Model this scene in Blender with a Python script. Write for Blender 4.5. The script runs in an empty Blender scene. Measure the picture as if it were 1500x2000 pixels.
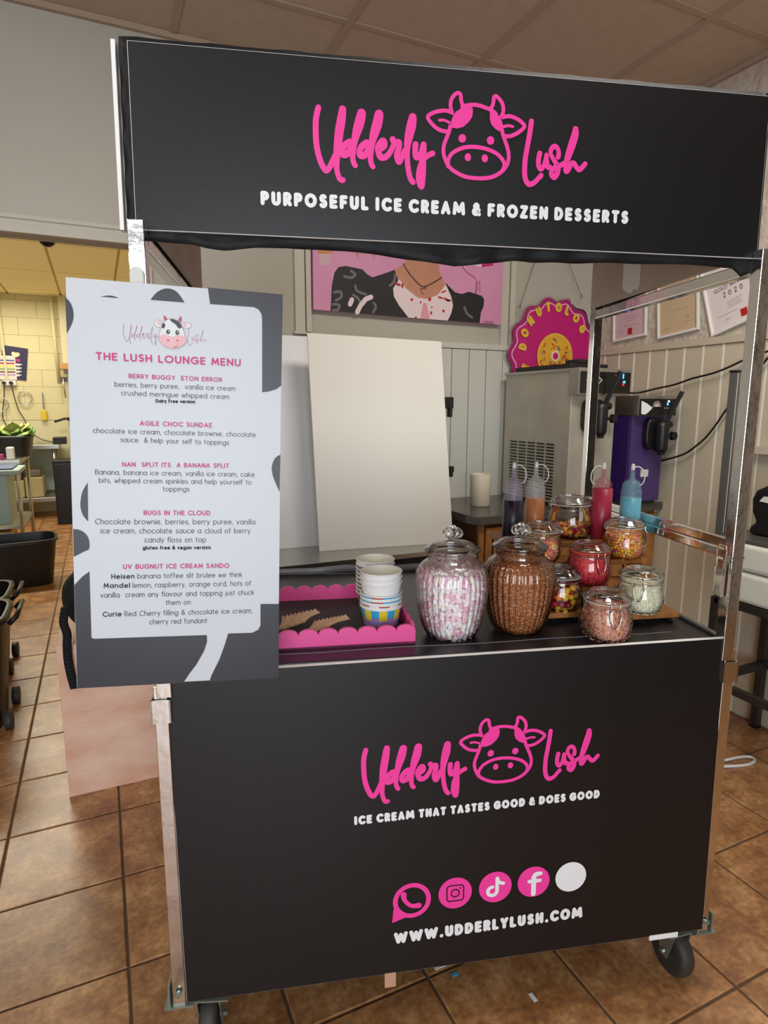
import bpy, math, random
from mathutils import Vector, Matrix
random.seed(7)
S = bpy.context.scene
COL = S.collection
PI = math.pi

# ------------------------------------------------------------------ camera, world, lights, exposure
FPX, YAW, PITCH, ROLL = 1203.44, 0.43137, 0.16830, 0.00269
CZ = 1.397
def cam_axes():
    cy, sy, cp, sp = math.cos(YAW), math.sin(YAW), math.cos(PITCH), math.sin(PITCH)
    f = Vector((sy*cp, cy*cp, -sp)); r = Vector((cy, -sy, 0)); u = r.cross(f)
    cr, sr = math.cos(ROLL), math.sin(ROLL)
    return cr*r+sr*u, -sr*r+cr*u, f
CR, CU, CF = cam_axes()
cam_d = bpy.data.cameras.new('camera'); cam = bpy.data.objects.new('camera', cam_d); COL.objects.link(cam)
cam.matrix_world = Matrix(((CR.x, CU.x, -CF.x, 0), (CR.y, CU.y, -CF.y, 0), (CR.z, CU.z, -CF.z, CZ), (0, 0, 0, 1)))
cam_d.sensor_fit = 'HORIZONTAL'; cam_d.sensor_width = 36; cam_d.lens = FPX/1500*36
cam_d.clip_start = .02
S.camera = cam
w = bpy.data.worlds.new('world'); S.world = w; w.use_nodes = True
w.node_tree.nodes['Background'].inputs[0].default_value = (.80, .90, 1, 1)
w.node_tree.nodes['Background'].inputs[1].default_value = .5
def area(name, loc, rot, sx, sy, power, col):
    l = bpy.data.lights.new(name, 'AREA'); l.shape = 'RECTANGLE'; l.size = sx; l.size_y = sy
    l.energy = power; l.color = col
    o = bpy.data.objects.new(name, l); COL.objects.link(o); o.location = loc; o.rotation_euler = rot
    return o
area('shop_window_daylight', (-1.0, -2.55, 1.45), (PI/2, 0, 0), 2.2, 2.2, 125, (.84, .92, 1))
area('added_room_fill', (1.45, 1.0, 2.80), (0, 0, 0), 1.2, .5, 42, (1, .93, .84))  # added fill lamp with no known fixture, brightens boards and back wall
area('added_room_fill', (-.9, 1.0, 2.80), (0, 0, 0), .5, 1.2, 14, (1, .95, .88))  # weaker added fill on the left, also without a known fixture
area('kitchen_ceiling_light', (-.9, 6.2, 2.74), (0, 0, 0), 1.2, .6, 70, (1, .93, .74))
area('kitchen_rear_light', (-.9, 8.3, 2.74), (0, 0, 0), 1.2, .6, 40, (1, .93, .74))
S.view_settings.view_transform = 'Standard'; S.view_settings.look = 'None'
S.view_settings.gamma = 1; S.view_settings.use_curve_mapping = False
S.view_settings.exposure = -.16

# ------------------------------------------------------------------ geometry helpers
def ray(u, v): return CR*((u-750)/FPX) - CU*((v-1000)/FPX) + CF
def AY(u, v, Y): r = ray(u, v); t = Y/r.y; return Vector((r.x*t, Y, CZ+r.z*t))
def AX(u, v, X): r = ray(u, v); t = X/r.x; return Vector((X, r.y*t, CZ+r.z*t))
def AZ(u, v, Z): r = ray(u, v); t = (Z-CZ)/r.z; return Vector((r.x*t, r.y*t, Z))
CO = Vector((.08734, 1.18962, 0)); CA = math.radians(-15.8069)
cX = Vector((math.cos(CA), math.sin(CA), 0)); cY = Vector((-math.sin(CA), math.cos(CA), 0))
def K(u, v, z): return CO + cX*u + cY*v + Vector((0, 0, z))       # cart frame: along the front, depth, height
def AV(px, py, V):
    r = ray(px, py); t = (cY.dot(CO)+V)/cY.dot(r); P = r*t; P.z += CZ
    d = P-CO; return d.dot(cX), d.dot(cY), P.z
def AU(px, py, U):
    r = ray(px, py); t = (cX.dot(CO)+U)/cX.dot(r); P = r*t; P.z += CZ
    d = P-CO; return d.dot(cX), d.dot(cY), P.z
ZC = .886

def smooth_path(pts, n=5, closed=False):
    out = []; N = len(pts); L = len(pts[0])
    rng = range(N if closed else N-1)
    for i in rng:
        g = (lambda k: pts[k % N]) if closed else (lambda k: pts[max(0, min(N-1, k))])
        p0, p1, p2, p3 = g(i-1), g(i), g(i+1), g(i+2)
        for s in range(n):
            t = s/n
            out.append(tuple(.5*((2*p1[k])+(-p0[k]+p2[k])*t+(2*p0[k]-5*p1[k]+4*p2[k]-p3[k])*t*t+(-p0[k]+3*p1[k]-3*p2[k]+p3[k])*t**3) for k in range(L)))
    if not closed: out.append(tuple(pts[-1]))
    return out

class MB:
    def __init__(s): s.v = []; s.f = []; s.m = []; s.sm = []
    def add(s, vs, fs, mi=0, smooth=False):
        b = len(s.v); s.v += [tuple(p) for p in vs]
        for f in fs: s.f.append(tuple(b+i for i in f)); s.m.append(mi); s.sm.append(smooth)
        return s
    def box(s, a, b, fr=None, mi=0):
        (x0, y0, z0), (x1, y1, z1) = a, b
        vs = [(x, y, z) for z in (z0, z1) for x, y in ((x0, y0), (x1, y0), (x1, y1), (x0, y1))]
        if fr: vs = [fr(*p) for p in vs]
        return s.add(vs, [(3, 2, 1, 0), (4, 5, 6, 7), (0, 1, 5, 4), (1, 2, 6, 5), (2, 3, 7, 6), (3, 0, 4, 7)], mi)
    def bar(s, p, q, w, h, up=Vector((0, 0, 1)), mi=0):
        p = Vector(p); q = Vector(q); d = (q-p).normalized()
        x = d.cross(up)
        if x.length < 1e-4: x = d.cross(Vector((0, 1, 0)))
        x.normalize(); y = x.cross(d)
        vs = [e + x*(a*w/2) + y*(b*h/2) for e in (p, q) for a, b in ((-1, -1), (1, -1), (1, 1), (-1, 1))]
        return s.add(vs, [(0, 1, 2, 3), (7, 6, 5, 4), (0, 4, 5, 1), (1, 5, 6, 2), (2, 6, 7, 3), (3, 7, 4, 0)], mi)
    def tube(s, pts, r, n=8, closed=False, mi=0, flat=1):
        pts = [Vector(p) for p in pts]; N = len(pts); rs = r if isinstance(r, (list, tuple)) else [r]*N
        vs = []; prev = None
        for i, p in enumerate(pts):
            a = pts[(i-1) % N] if (closed or i > 0) else p; b = pts[(i+1) % N] if (closed or i < N-1) else p
            d = (b-a).normalized() if (b-a).length > 0 else Vector((0, 0, 1))
            if prev is None:
                x = d.orthogonal().normalized()
            else:
                x = prev - d*prev.dot(d)
                x = x.normalized() if x.length > 1e-6 else d.orthogonal().normalized()
            prev = x; y = d.cross(x)
            for k in range(n):
                an = 2*PI*k/n; vs.append(p + x*(rs[i]*math.cos(an)) + y*(rs[i]*flat*math.sin(an)))
        fs = []
        for i in range(N if closed else N-1):
            j = (i+1) % N
            for k in range(n):
                fs.append((i*n+k, i*n+(k+1) % n, j*n+(k+1) % n, j*n+k))
        s.add(vs, fs, mi, True)
        if not closed:
            b = len(s.v)-len(vs)
            s.f.append(tuple(b+k for k in range(n))[::-1]); s.m.append(mi); s.sm.append(False)
            s.f.append(tuple(b+(N-1)*n+k for k in range(n))); s.m.append(mi); s.sm.append(False)
        return s
    def lathe(s, prof, c, n=32, mi=0, flute=None, cap0=False, cap1=False, smooth=True):
        vs = []; c = Vector(c)
        for (r, z) in prof:
            for k in range(n):
                a = 2*PI*k/n; rr = r*(flute(a, z) if flute else 1)
                vs.append((c.x+rr*math.cos(a), c.y+rr*math.sin(a), c.z+z))
        fs = [(i*n+k, i*n+(k+1) % n, (i+1)*n+(k+1) % n, (i+1)*n+k) for i in range(len(prof)-1) for k in range(n)]
        b = len(s.v); s.add(vs, fs, mi, smooth)
        if cap0: s.f.append(tuple(b+k for k in range(n))[::-1]); s.m.append(mi); s.sm.append(False)
        if cap1: s.f.append(tuple(b+(len(prof)-1)*n+k for k in range(n))); s.m.append(mi); s.sm.append(False)
        return s
    def prism(s, poly, fr, d0, d1, mi=0, mi_side=None):
        """poly in (a, b); fr(a, b, d) -> world"""
        ar = sum(poly[i][0]*poly[(i+1) % len(poly)][1]-poly[(i+1) % len(poly)][0]*poly[i][1] for i in range(len(poly)))
        if ar < 0: poly = poly[::-1]
        n = len(poly); vs = [fr(a, b, d0) for a, b in poly]+[fr(a, b, d1) for a, b in poly]
        b0 = len(s.v); s.v += [tuple(p) for p in vs]
        s.f.append(tuple(b0+i for i in range(n))[::-1]); s.m.append(mi); s.sm.append(False)
        s.f.append(tuple(b0+n+i for i in range(n))); s.m.append(mi); s.sm.append(False)
        for i in range(n):
            s.f.append((b0+i, b0+(i+1) % n, b0+n+(i+1) % n, b0+n+i)); s.m.append(mi if mi_side is None else mi_side); s.sm.append(False)
        return s
    def grid(s, fn, nu, nv, mi=0, smooth=True):
        vs = [fn(i/nu, j/nv) for j in range(nv+1) for i in range(nu+1)]
        fs = [(j*(nu+1)+i, j*(nu+1)+i+1, (j+1)*(nu+1)+i+1, (j+1)*(nu+1)+i) for j in range(nv) for i in range(nu)]
        return s.add(vs, fs, mi, smooth)
    def strokes(s, polys, fr, h, mi=0, disc=10):
        """flat ribbons: polys = lists of (a, b, width)"""
        h0 = h
        for P in polys:
            for i, (a, b, wd) in enumerate(P):
                r = wd/2; s.sk = (getattr(s, 'sk', 0)+1) % 24; h = h0+s.sk*2e-5
                s.add([fr(a+r*math.cos(2*PI*k/disc), b+r*math.sin(2*PI*k/disc), h) for k in range(disc)], [tuple(range(disc))], mi)
                if i:
                    a0, b0, w0 = P[i-1]; dx, dy = a-a0, b-b0; l = math.hypot(dx, dy)
                    if l < 1e-7: continue
                    nx, ny = -dy/l, dx/l; h += 1e-5
                    s.add([fr(a0-nx*w0/2, b0-ny*w0/2, h), fr(a-nx*r, b-ny*r, h), fr(a+nx*r, b+ny*r, h), fr(a0+nx*w0/2, b0+ny*w0/2, h)], [(0, 1, 2, 3)], mi)
        return s
    def build(s, name, mats, parent=None, bevel=0, solid=0, bseg=2):
        xs, ys, zs = zip(*s.v)
        c = Vector(((min(xs)+max(xs))/2, (min(ys)+max(ys))/2, min(zs)))
        me = bpy.data.meshes.new(name)
        me.from_pydata([(x-c.x, y-c.y, z-c.z) for x, y, z in s.v], [], s.f)
        if not isinstance(mats, (list, tuple)): mats = [mats]
        for m in mats: me.materials.append(m)
        me.polygons.foreach_set('material_index', s.m); me.polygons.foreach_set('use_smooth', s.sm)
        me.update()
        o = bpy.data.objects.new(name, me); COL.objects.link(o)
        if parent:
            o.parent = parent; o.location = c - wloc(parent)
        else: o.location = c
        if solid:
            q = o.modifiers.new('solid', 'SOLIDIFY'); q.thickness = solid; q.offset = 0
        if bevel:
            q = o.modifiers.new('bevel', 'BEVEL'); q.width = bevel; q.segments = bseg; q.limit_method = 'ANGLE'; q.angle_limit = .7
        return o
def wloc(o):
    l = Vector(o.location)
    while o.parent: o = o.parent; l = l + Vector(o.location)
    return l
def tag(o, label=None, cat=None, group=None, kind=None):
    if label: o['label'] = label
    if cat: o['category'] = cat
    if group: o['group'] = group
    if kind: o['kind'] = kind
    return o
def thing(name, loc, label, cat, group=None):
    o = bpy.data.objects.new(name, None); COL.objects.link(o); o.location = loc; o.empty_display_size = .05
    return tag(o, label, cat, group)
def copy_tree(o, parent=None):
    c = o.copy(); COL.objects.link(c)
    if parent: c.parent = parent
    for ch in list(o.children): copy_tree(ch, c)
    return c

# ------------------------------------------------------------------ materials
def srgb(h):
    h = h.lstrip('#'); r = [int(h[i:i+2], 16)/255 for i in (0, 2, 4)]
    return tuple((x/12.92 if x <= .04045 else ((x+.055)/1.055)**2.4) for x in r)+(1,)
def mat(name, col, rough=.5, metal=0, spec=.5, noise=None, bump=None, col2=None, emit=0, coat=0, rand=0, ncoord='Object', stretch=None, sub=0):
    m = bpy.data.materials.new(name); m.use_nodes = True; nt = m.node_tree; N = nt.nodes; L = nt.links
    b = N['Principled BSDF']; c = srgb(col) if isinstance(col, str) else col
    b.inputs['Base Color'].default_value = c; b.inputs['Roughness'].default_value = rough
    b.inputs['Metallic'].default_value = metal; b.inputs['Specular IOR Level'].default_value = spec
    b.inputs['Coat Weight'].default_value = coat; b.inputs['Coat Roughness'].default_value = .25
    if sub: b.inputs['Subsurface Weight'].default_value = sub; b.inputs['Subsurface Radius'].default_value = (.01, .006, .004)
    if emit:
        b.inputs['Emission Color'].default_value = c; b.inputs['Emission Strength'].default_value = emit
    tc = N.new('ShaderNodeTexCoord'); co = tc.outputs[ncoord]
    if stretch:
        mp = N.new('ShaderNodeMapping'); mp.inputs['Scale'].default_value = stretch; L.new(co, mp.inputs[0]); co = mp.outputs[0]
    src = None
    if noise and col2:
        nz = N.new('ShaderNodeTexNoise'); nz.inputs['Scale'].default_value = noise; nz.inputs['Detail'].default_value = 5
        L.new(co, nz.inputs['Vector'])
        rp = N.new('ShaderNodeValToRGB'); rp.color_ramp.elements[0].position = .35; rp.color_ramp.elements[1].position = .68
        rp.color_ramp.elements[0].color = c; rp.color_ramp.elements[1].color = srgb(col2)
        L.new(nz.outputs['Fac'], rp.inputs[0]); L.new(rp.outputs[0], b.inputs['Base Color']); src = rp.outputs[0]
    if rand:
        oi = N.new('ShaderNodeObjectInfo'); hs = N.new('ShaderNodeHueSaturation')
        mr = N.new('ShaderNodeMapRange'); mr.inputs[3].default_value = 1-rand; mr.inputs[4].default_value = 1+rand
        L.new(oi.outputs['Random'], mr.inputs[0]); L.new(mr.outputs[0], hs.inputs['Value'])
        if src: L.new(src, hs.inputs['Color'])
        else: hs.inputs['Color'].default_value = c
        L.new(hs.outputs[0], b.inputs['Base Color'])
    if bump:
        nz = N.new('ShaderNodeTexNoise'); nz.inputs['Scale'].default_value = bump[0]; nz.inputs['Detail'].default_value = 6
        L.new(co, nz.inputs['Vector'])
        bp = N.new('ShaderNodeBump'); bp.inputs['Strength'].default_value = bump[1]; bp.inputs['Distance'].default_value = bump[2] if len(bump) > 2 else .01
        L.new(nz.outputs['Fac'], bp.inputs['Height']); L.new(bp.outputs[0], b.inputs['Normal'])
    return m
def glass(name, tint=(.99, .995, .992), rough=.03, edge=.62, base=.03):
    m = bpy.data.materials.new(name); m.use_nodes = True; nt = m.node_tree; N = nt.nodes; L = nt.links
    N.remove(N['Principled BSDF']); out = N['Material Output']
    tr = N.new('ShaderNodeBsdfTransparent'); gl = N.new('ShaderNodeBsdfGlossy'); gl.inputs['Roughness'].default_value = rough
    gl.inputs['Color'].default_value = (1, 1, 1, 1)
    fr = N.new('ShaderNodeFresnel'); fr.inputs['IOR'].default_value = 1.5
    lw = N.new('ShaderNodeLayerWeight'); lw.inputs['Blend'].default_value = .5
    rp = N.new('ShaderNodeValToRGB'); rp.color_ramp.elements[0].position = .2; rp.color_ramp.elements[0].color = (*tint, 1)
    rp.color_ramp.elements[1].position = 1; rp.color_ramp.elements[1].color = (tint[0]*edge, tint[1]*edge, tint[2]*edge, 1)
    L.new(lw.outputs['Facing'], rp.inputs[0]); L.new(rp.outputs[0], tr.inputs[0])
    ad = N.new('ShaderNodeMath'); ad.operation = 'ADD'; ad.inputs[1].default_value = base; ad.use_clamp = True; L.new(fr.outputs[0], ad.inputs[0])
    mx = N.new('ShaderNodeMixShader'); L.new(ad.outputs[0], mx.inputs[0]); L.new(tr.outputs[0], mx.inputs[1]); L.new(gl.outputs[0], mx.inputs[2])
    L.new(mx.outputs[0], out.inputs[0])
    return m
def frosted(name, col, alpha):
    m = bpy.data.materials.new(name); m.use_nodes = True; nt = m.node_tree
    b = nt.nodes['Principled BSDF']; b.inputs['Base Color'].default_value = srgb(col); b.inputs['Alpha'].default_value = alpha
    b.inputs['Roughness'].default_value = .3
    return m
M = dict(
 plaster=mat('wall_paint', '#b9b5aa', .85, spec=.2, noise=1.3, col2='#b1ac9f', bump=(60, .08)),
 plaster_rough=mat('textured_wall_paint', '#c3b9aa', .8, spec=.2, noise=5, col2='#b9ad9f', bump=(22, .9, .02)),
 boards_pale=mat('pale_wall_boards', '#c6c6bc', .6, rand=.03), boards_warm=mat('cream_wall_boards', '#bdb29c', .6, rand=.03),
 bead=mat('white_bead_paint', '#e0dccd', .5), trim=mat('painted_trim', '#bfbaac', .55),
 ceil=mat('ceiling_tile_board', '#bba793', .9, spec=.1, rand=.02, noise=14, col2='#b6a18d', bump=(120, .1)), ceilbar=mat('ceiling_grid_metal', '#a8917d', .6),
 kceil=mat('kitchen_ceiling_tile_board', '#fbeab8', .9, spec=.1, rand=.03), kceilbar=mat('kitchen_ceiling_grid', '#c0a468', .6),
 kwall=mat('kitchen_block_paint', '#d3c9a0', .75, rand=.02), kgap=mat('kitchen_wall_joint', '#cabf96', .8), kbare=mat('kitchen_smooth_wall', '#d0c9a8', .75),
 grout=mat('floor_grout', '#5f4a39', .9),
 black_film=mat('matt_black_film', '#07080c', .42, spec=.5, bump=(300, .03)), foam=mat('white_foam_core', '#f6f6f6', .6),
 fabric=mat('black_fabric', '#0f1013', .62, spec=.35, bump=(9, .5, .02)), board_in=mat('brown_grey_side_board', '#c9baab', .7, noise=6, col2='#b9aa9b'),
 chrome=mat('polished_chrome', (.78, .77, .75, 1), .13, 1, bump=(9, .25, .01)), steel=mat('brushed_steel', (.50, .49, .46, 1), .32, 1, bump=(90, .05)),
 steel_side=mat('scuffed_steel_sheet', '#c2bcad', .5, .5, noise=7, col2='#b5afa0'), alu=mat('grey_aluminium', '#6b6b66', .4, .6),
 zinc=mat('zinc_bracket', '#9fb0a8', .35, .8), dark_metal=mat('dark_steel', '#4a4642', .4, .7),
 pink=mat('hot_pink_print', '#fb3fa6', .42), white_ink=mat('white_print', '#f2f3f5', .4), menu_white=mat('menu_white_board', '#cdd2d9', .38, noise=2, col2='#c9cfd7'),
 menu_black=mat('menu_dark_print', '#201f29', .38), menu_pink=mat('menu_pink_print', '#c8347f', .5), menu_grey=mat('menu_grey_print', '#4b4e55', .5), menu_bold=mat('menu_black_print', '#2b2b30', .5),
 script_pink=mat('menu_script_print', '#b45f8b', .5), cow_grey=mat('cow_outline_print', '#a9a6ab', .5), cow_face=mat('cow_face_print', '#e4e7e9', .5), cow_pink=mat('cow_muzzle_print', '#eab9bf', .5), cow_horn=mat('cow_horn_print', '#b5525f', .5), cow_dark=mat('cow_patch_print', '#3c3e45', .5),
 counter=mat('black_counter_sheet', '#17161a', .38, spec=.5, noise=4, col2='#1c1a1e', bump=(25, .06)), greyline=mat('clear_plastic_edge', '#8b8a90', .3),
 tray=mat('pink_tray_paint', '#f2559e', .45), tray_in=mat('dark_tray_liner', '#3a3034', .7),
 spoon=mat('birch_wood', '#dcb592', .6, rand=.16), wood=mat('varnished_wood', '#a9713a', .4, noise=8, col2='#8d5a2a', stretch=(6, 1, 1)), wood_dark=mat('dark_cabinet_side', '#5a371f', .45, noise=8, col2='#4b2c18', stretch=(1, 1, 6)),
 ply=mat('pink_plywood', '#f0cdb8', .55, noise=4.5, col2='#dda68a', stretch=(1, 1, 2.5), bump=(40, .15)), black_pl=mat('black_plastic', '#101012', .42), black_matt=mat('black_cloth', '#0d0d10', .85, bump=(60, .3)),
 rubber=mat('grey_rubber', '#35322f', .6), worktop=mat('dark_laminate', '#4d4843', .25), glass=glass('clear_glass'), glass_lid=glass('glass_lid', (.97, .985, .98), edge=.62, base=.07),
 seal_clear=frosted('clear_seal', '#d8dcd8', .5), seal_orange=mat('orange_rubber_seal', '#c8562c', .5), wire=mat('steel_wire', (.6, .58, .54, 1), .2, 1),
 paper=mat('white_paper_cup', '#f0f0ee', .55), paper_in=mat('cream_cup_inside', '#efe9d6', .5), lilac=mat('lilac_print', '#a98fd0', .5), yellow=mat('yellow_print', '#ecd23a', .5), cyan=mat('blue_print', '#35a9dc', .5), red=mat('red_print', '#b5504a', .5), navy=mat('navy_print', '#4a5f8a', .5), brown_print=mat('brown_print', '#6b3a2a', .5),
 ptn=mat('pink_canvas', '#d793b8', .6, noise=3, col2='#cf8bb0'), skin=mat('painted_skin', '#c3896d', .6, noise=4, col2='#b47a60'), jacket=mat('painted_black', '#161516', .6), pgrey=mat('painted_grey', '#6c6a6b', .6), blouse=mat('painted_blouse', '#e6d3d6', .6), pink_tie=mat('painted_tie', '#d99aa2', .6), pred=mat('painted_red', '#b5202c', .6), pbrown=mat('painted_brown_line', '#4a2a22', .6), cone=mat('painted_cone', '#c88352', .6), magenta=mat('magenta_acrylic', '#c01272', .35), magenta_d=mat('dark_magenta_acrylic', '#9c1a6a', .35), palepink=mat('pale_pink_line', '#eba6c6', .4), acry=glass('clear_acrylic', (.93, .93, .92), edge=.8), gold=mat('yellow_relief_letter', '#e0b83c', .45), donut=mat('yellow_icing_print', '#e2b22e', .45, noise=9, col2='#d79b2c'),
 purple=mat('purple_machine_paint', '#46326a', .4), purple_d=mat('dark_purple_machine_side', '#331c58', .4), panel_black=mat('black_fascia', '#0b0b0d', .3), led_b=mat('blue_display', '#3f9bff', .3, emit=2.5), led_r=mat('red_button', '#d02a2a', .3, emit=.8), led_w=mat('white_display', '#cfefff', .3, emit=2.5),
 dark_front=mat('darkened_unseen_front', '#2e2926', .7),  # dark tone chosen to dim reflections of the unseen front wall
 cert=mat('certificate_paper', '#d9cfcd', .6), cert_tan=mat('tan_certificate_paper', '#c3aa88', .6), cert_pink=mat('pink_certificate_paper', '#cbaab2', .6), frame=mat('white_frame', '#dcdcd6', .5), cert_ink=mat('certificate_ink', '#5f5a5c', .6), cert_faint=mat('faint_certificate_ink', '#a89c98', .6), cert_red=mat('red_certificate_seal', '#b3121e', .5),
 white_pad=mat('white_padded_vinyl', '#cfd0c4', .5), cable=mat('black_cable', '#08080a', .5), white_pl=mat('white_plastic', '#d6d6d2', .45), sheet=mat('cream_white_board', '#e2dfd6', .5), sheet2=mat('white_melamine_board', '#dedfe2', .45),
 lettuce=mat('green_leaf', '#5d8f35', .6, noise=20, col2='#a9bf6a'), lettuce_y=mat('pale_leaf', '#b9b872', .6), ice_blue=mat('pale_blue_plastic', '#9fb2ac', .5), tubp=mat('clear_tub_plastic', '#b9ae84', .35), tublid=mat('grey_tub_lid', '#77706a', .35), navyposter=mat('navy_poster', '#1d1748', .5), yellow_pl=mat('yellow_plastic', '#d8bd18', .5), orange_box=mat('tan_box', '#b98b52', .7), maroon=mat('maroon_box', '#3a161c', .6), heart=mat('cream_print', '#e5d3a8', .5), green=mat('green_print', '#78a04a', .5), orange=mat('orange_print', '#d8742c', .5),
 coffee=mat('cream_ceramic', '#cfc6b2', .4), tape=mat('beige_tape', '#c39a7c', .7),
)
# glazed floor tile: mottled brown, slight sheen
def tile_mat():
    m = bpy.data.materials.new('glazed_terracotta_tile'); m.use_nodes = True; nt = m.node_tree; N = nt.nodes; L = nt.links
    b = N['Principled BSDF']; b.inputs['Roughness'].default_value = .36; b.inputs['Specular IOR Level'].default_value = 1.0
    tc = N.new('ShaderNodeTexCoord'); ge = N.new('ShaderNodeNewGeometry')
    n1 = N.new('ShaderNodeTexNoise'); n1.inputs['Scale'].default_value = 9; n1.inputs['Detail'].default_value = 8; n1.inputs['Roughness'].default_value = .65
    n2 = N.new('ShaderNodeTexNoise'); n2.inputs['Scale'].default_value = 60; n2.inputs['Detail'].default_value = 4
    L.new(ge.outputs['Position'], n1.inputs['Vector']); L.new(ge.outputs['Position'], n2.inputs['Vector'])
    rp = N.new('ShaderNodeValToRGB'); e = rp.color_ramp.elements
    e[0].position = .36; e[0].color = srgb('#885a39'); e[1].position = .66; e[1].color = srgb('#c29464')
    e2 = rp.color_ramp.elements.new(.5); e2.color = srgb('#a37347')
    L.new(n1.outputs['Fac'], rp.inputs[0])
    mx = N.new('ShaderNodeMix'); mx.data_type = 'RGBA'; mx.blend_type = 'OVERLAY'; mx.inputs[0].default_value = .7
    L.new(rp.outputs[0], mx.inputs[6]); L.new(n2.outputs['Fac'], mx.inputs[7])
    oi = N.new('ShaderNodeObjectInfo'); mr = N.new('ShaderNodeMapRange'); mr.inputs[3].default_value = .9; mr.inputs[4].default_value = 1.12
    hs = N.new('ShaderNodeHueSaturation'); L.new(oi.outputs['Random'], mr.inputs[0]); L.new(mr.outputs[0], hs.inputs['Value'])
    L.new(mx.outputs[2], hs.inputs['Color']); L.new(hs.outputs[0], b.inputs['Base Color'])
    bp = N.new('ShaderNodeBump'); bp.inputs['Strength'].default_value = .25; bp.inputs['Distance'].default_value = .004
    L.new(n1.outputs['Fac'], bp.inputs['Height']); L.new(bp.outputs[0], b.inputs['Normal'])
    return m
M['tile'] = tile_mat()

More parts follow.
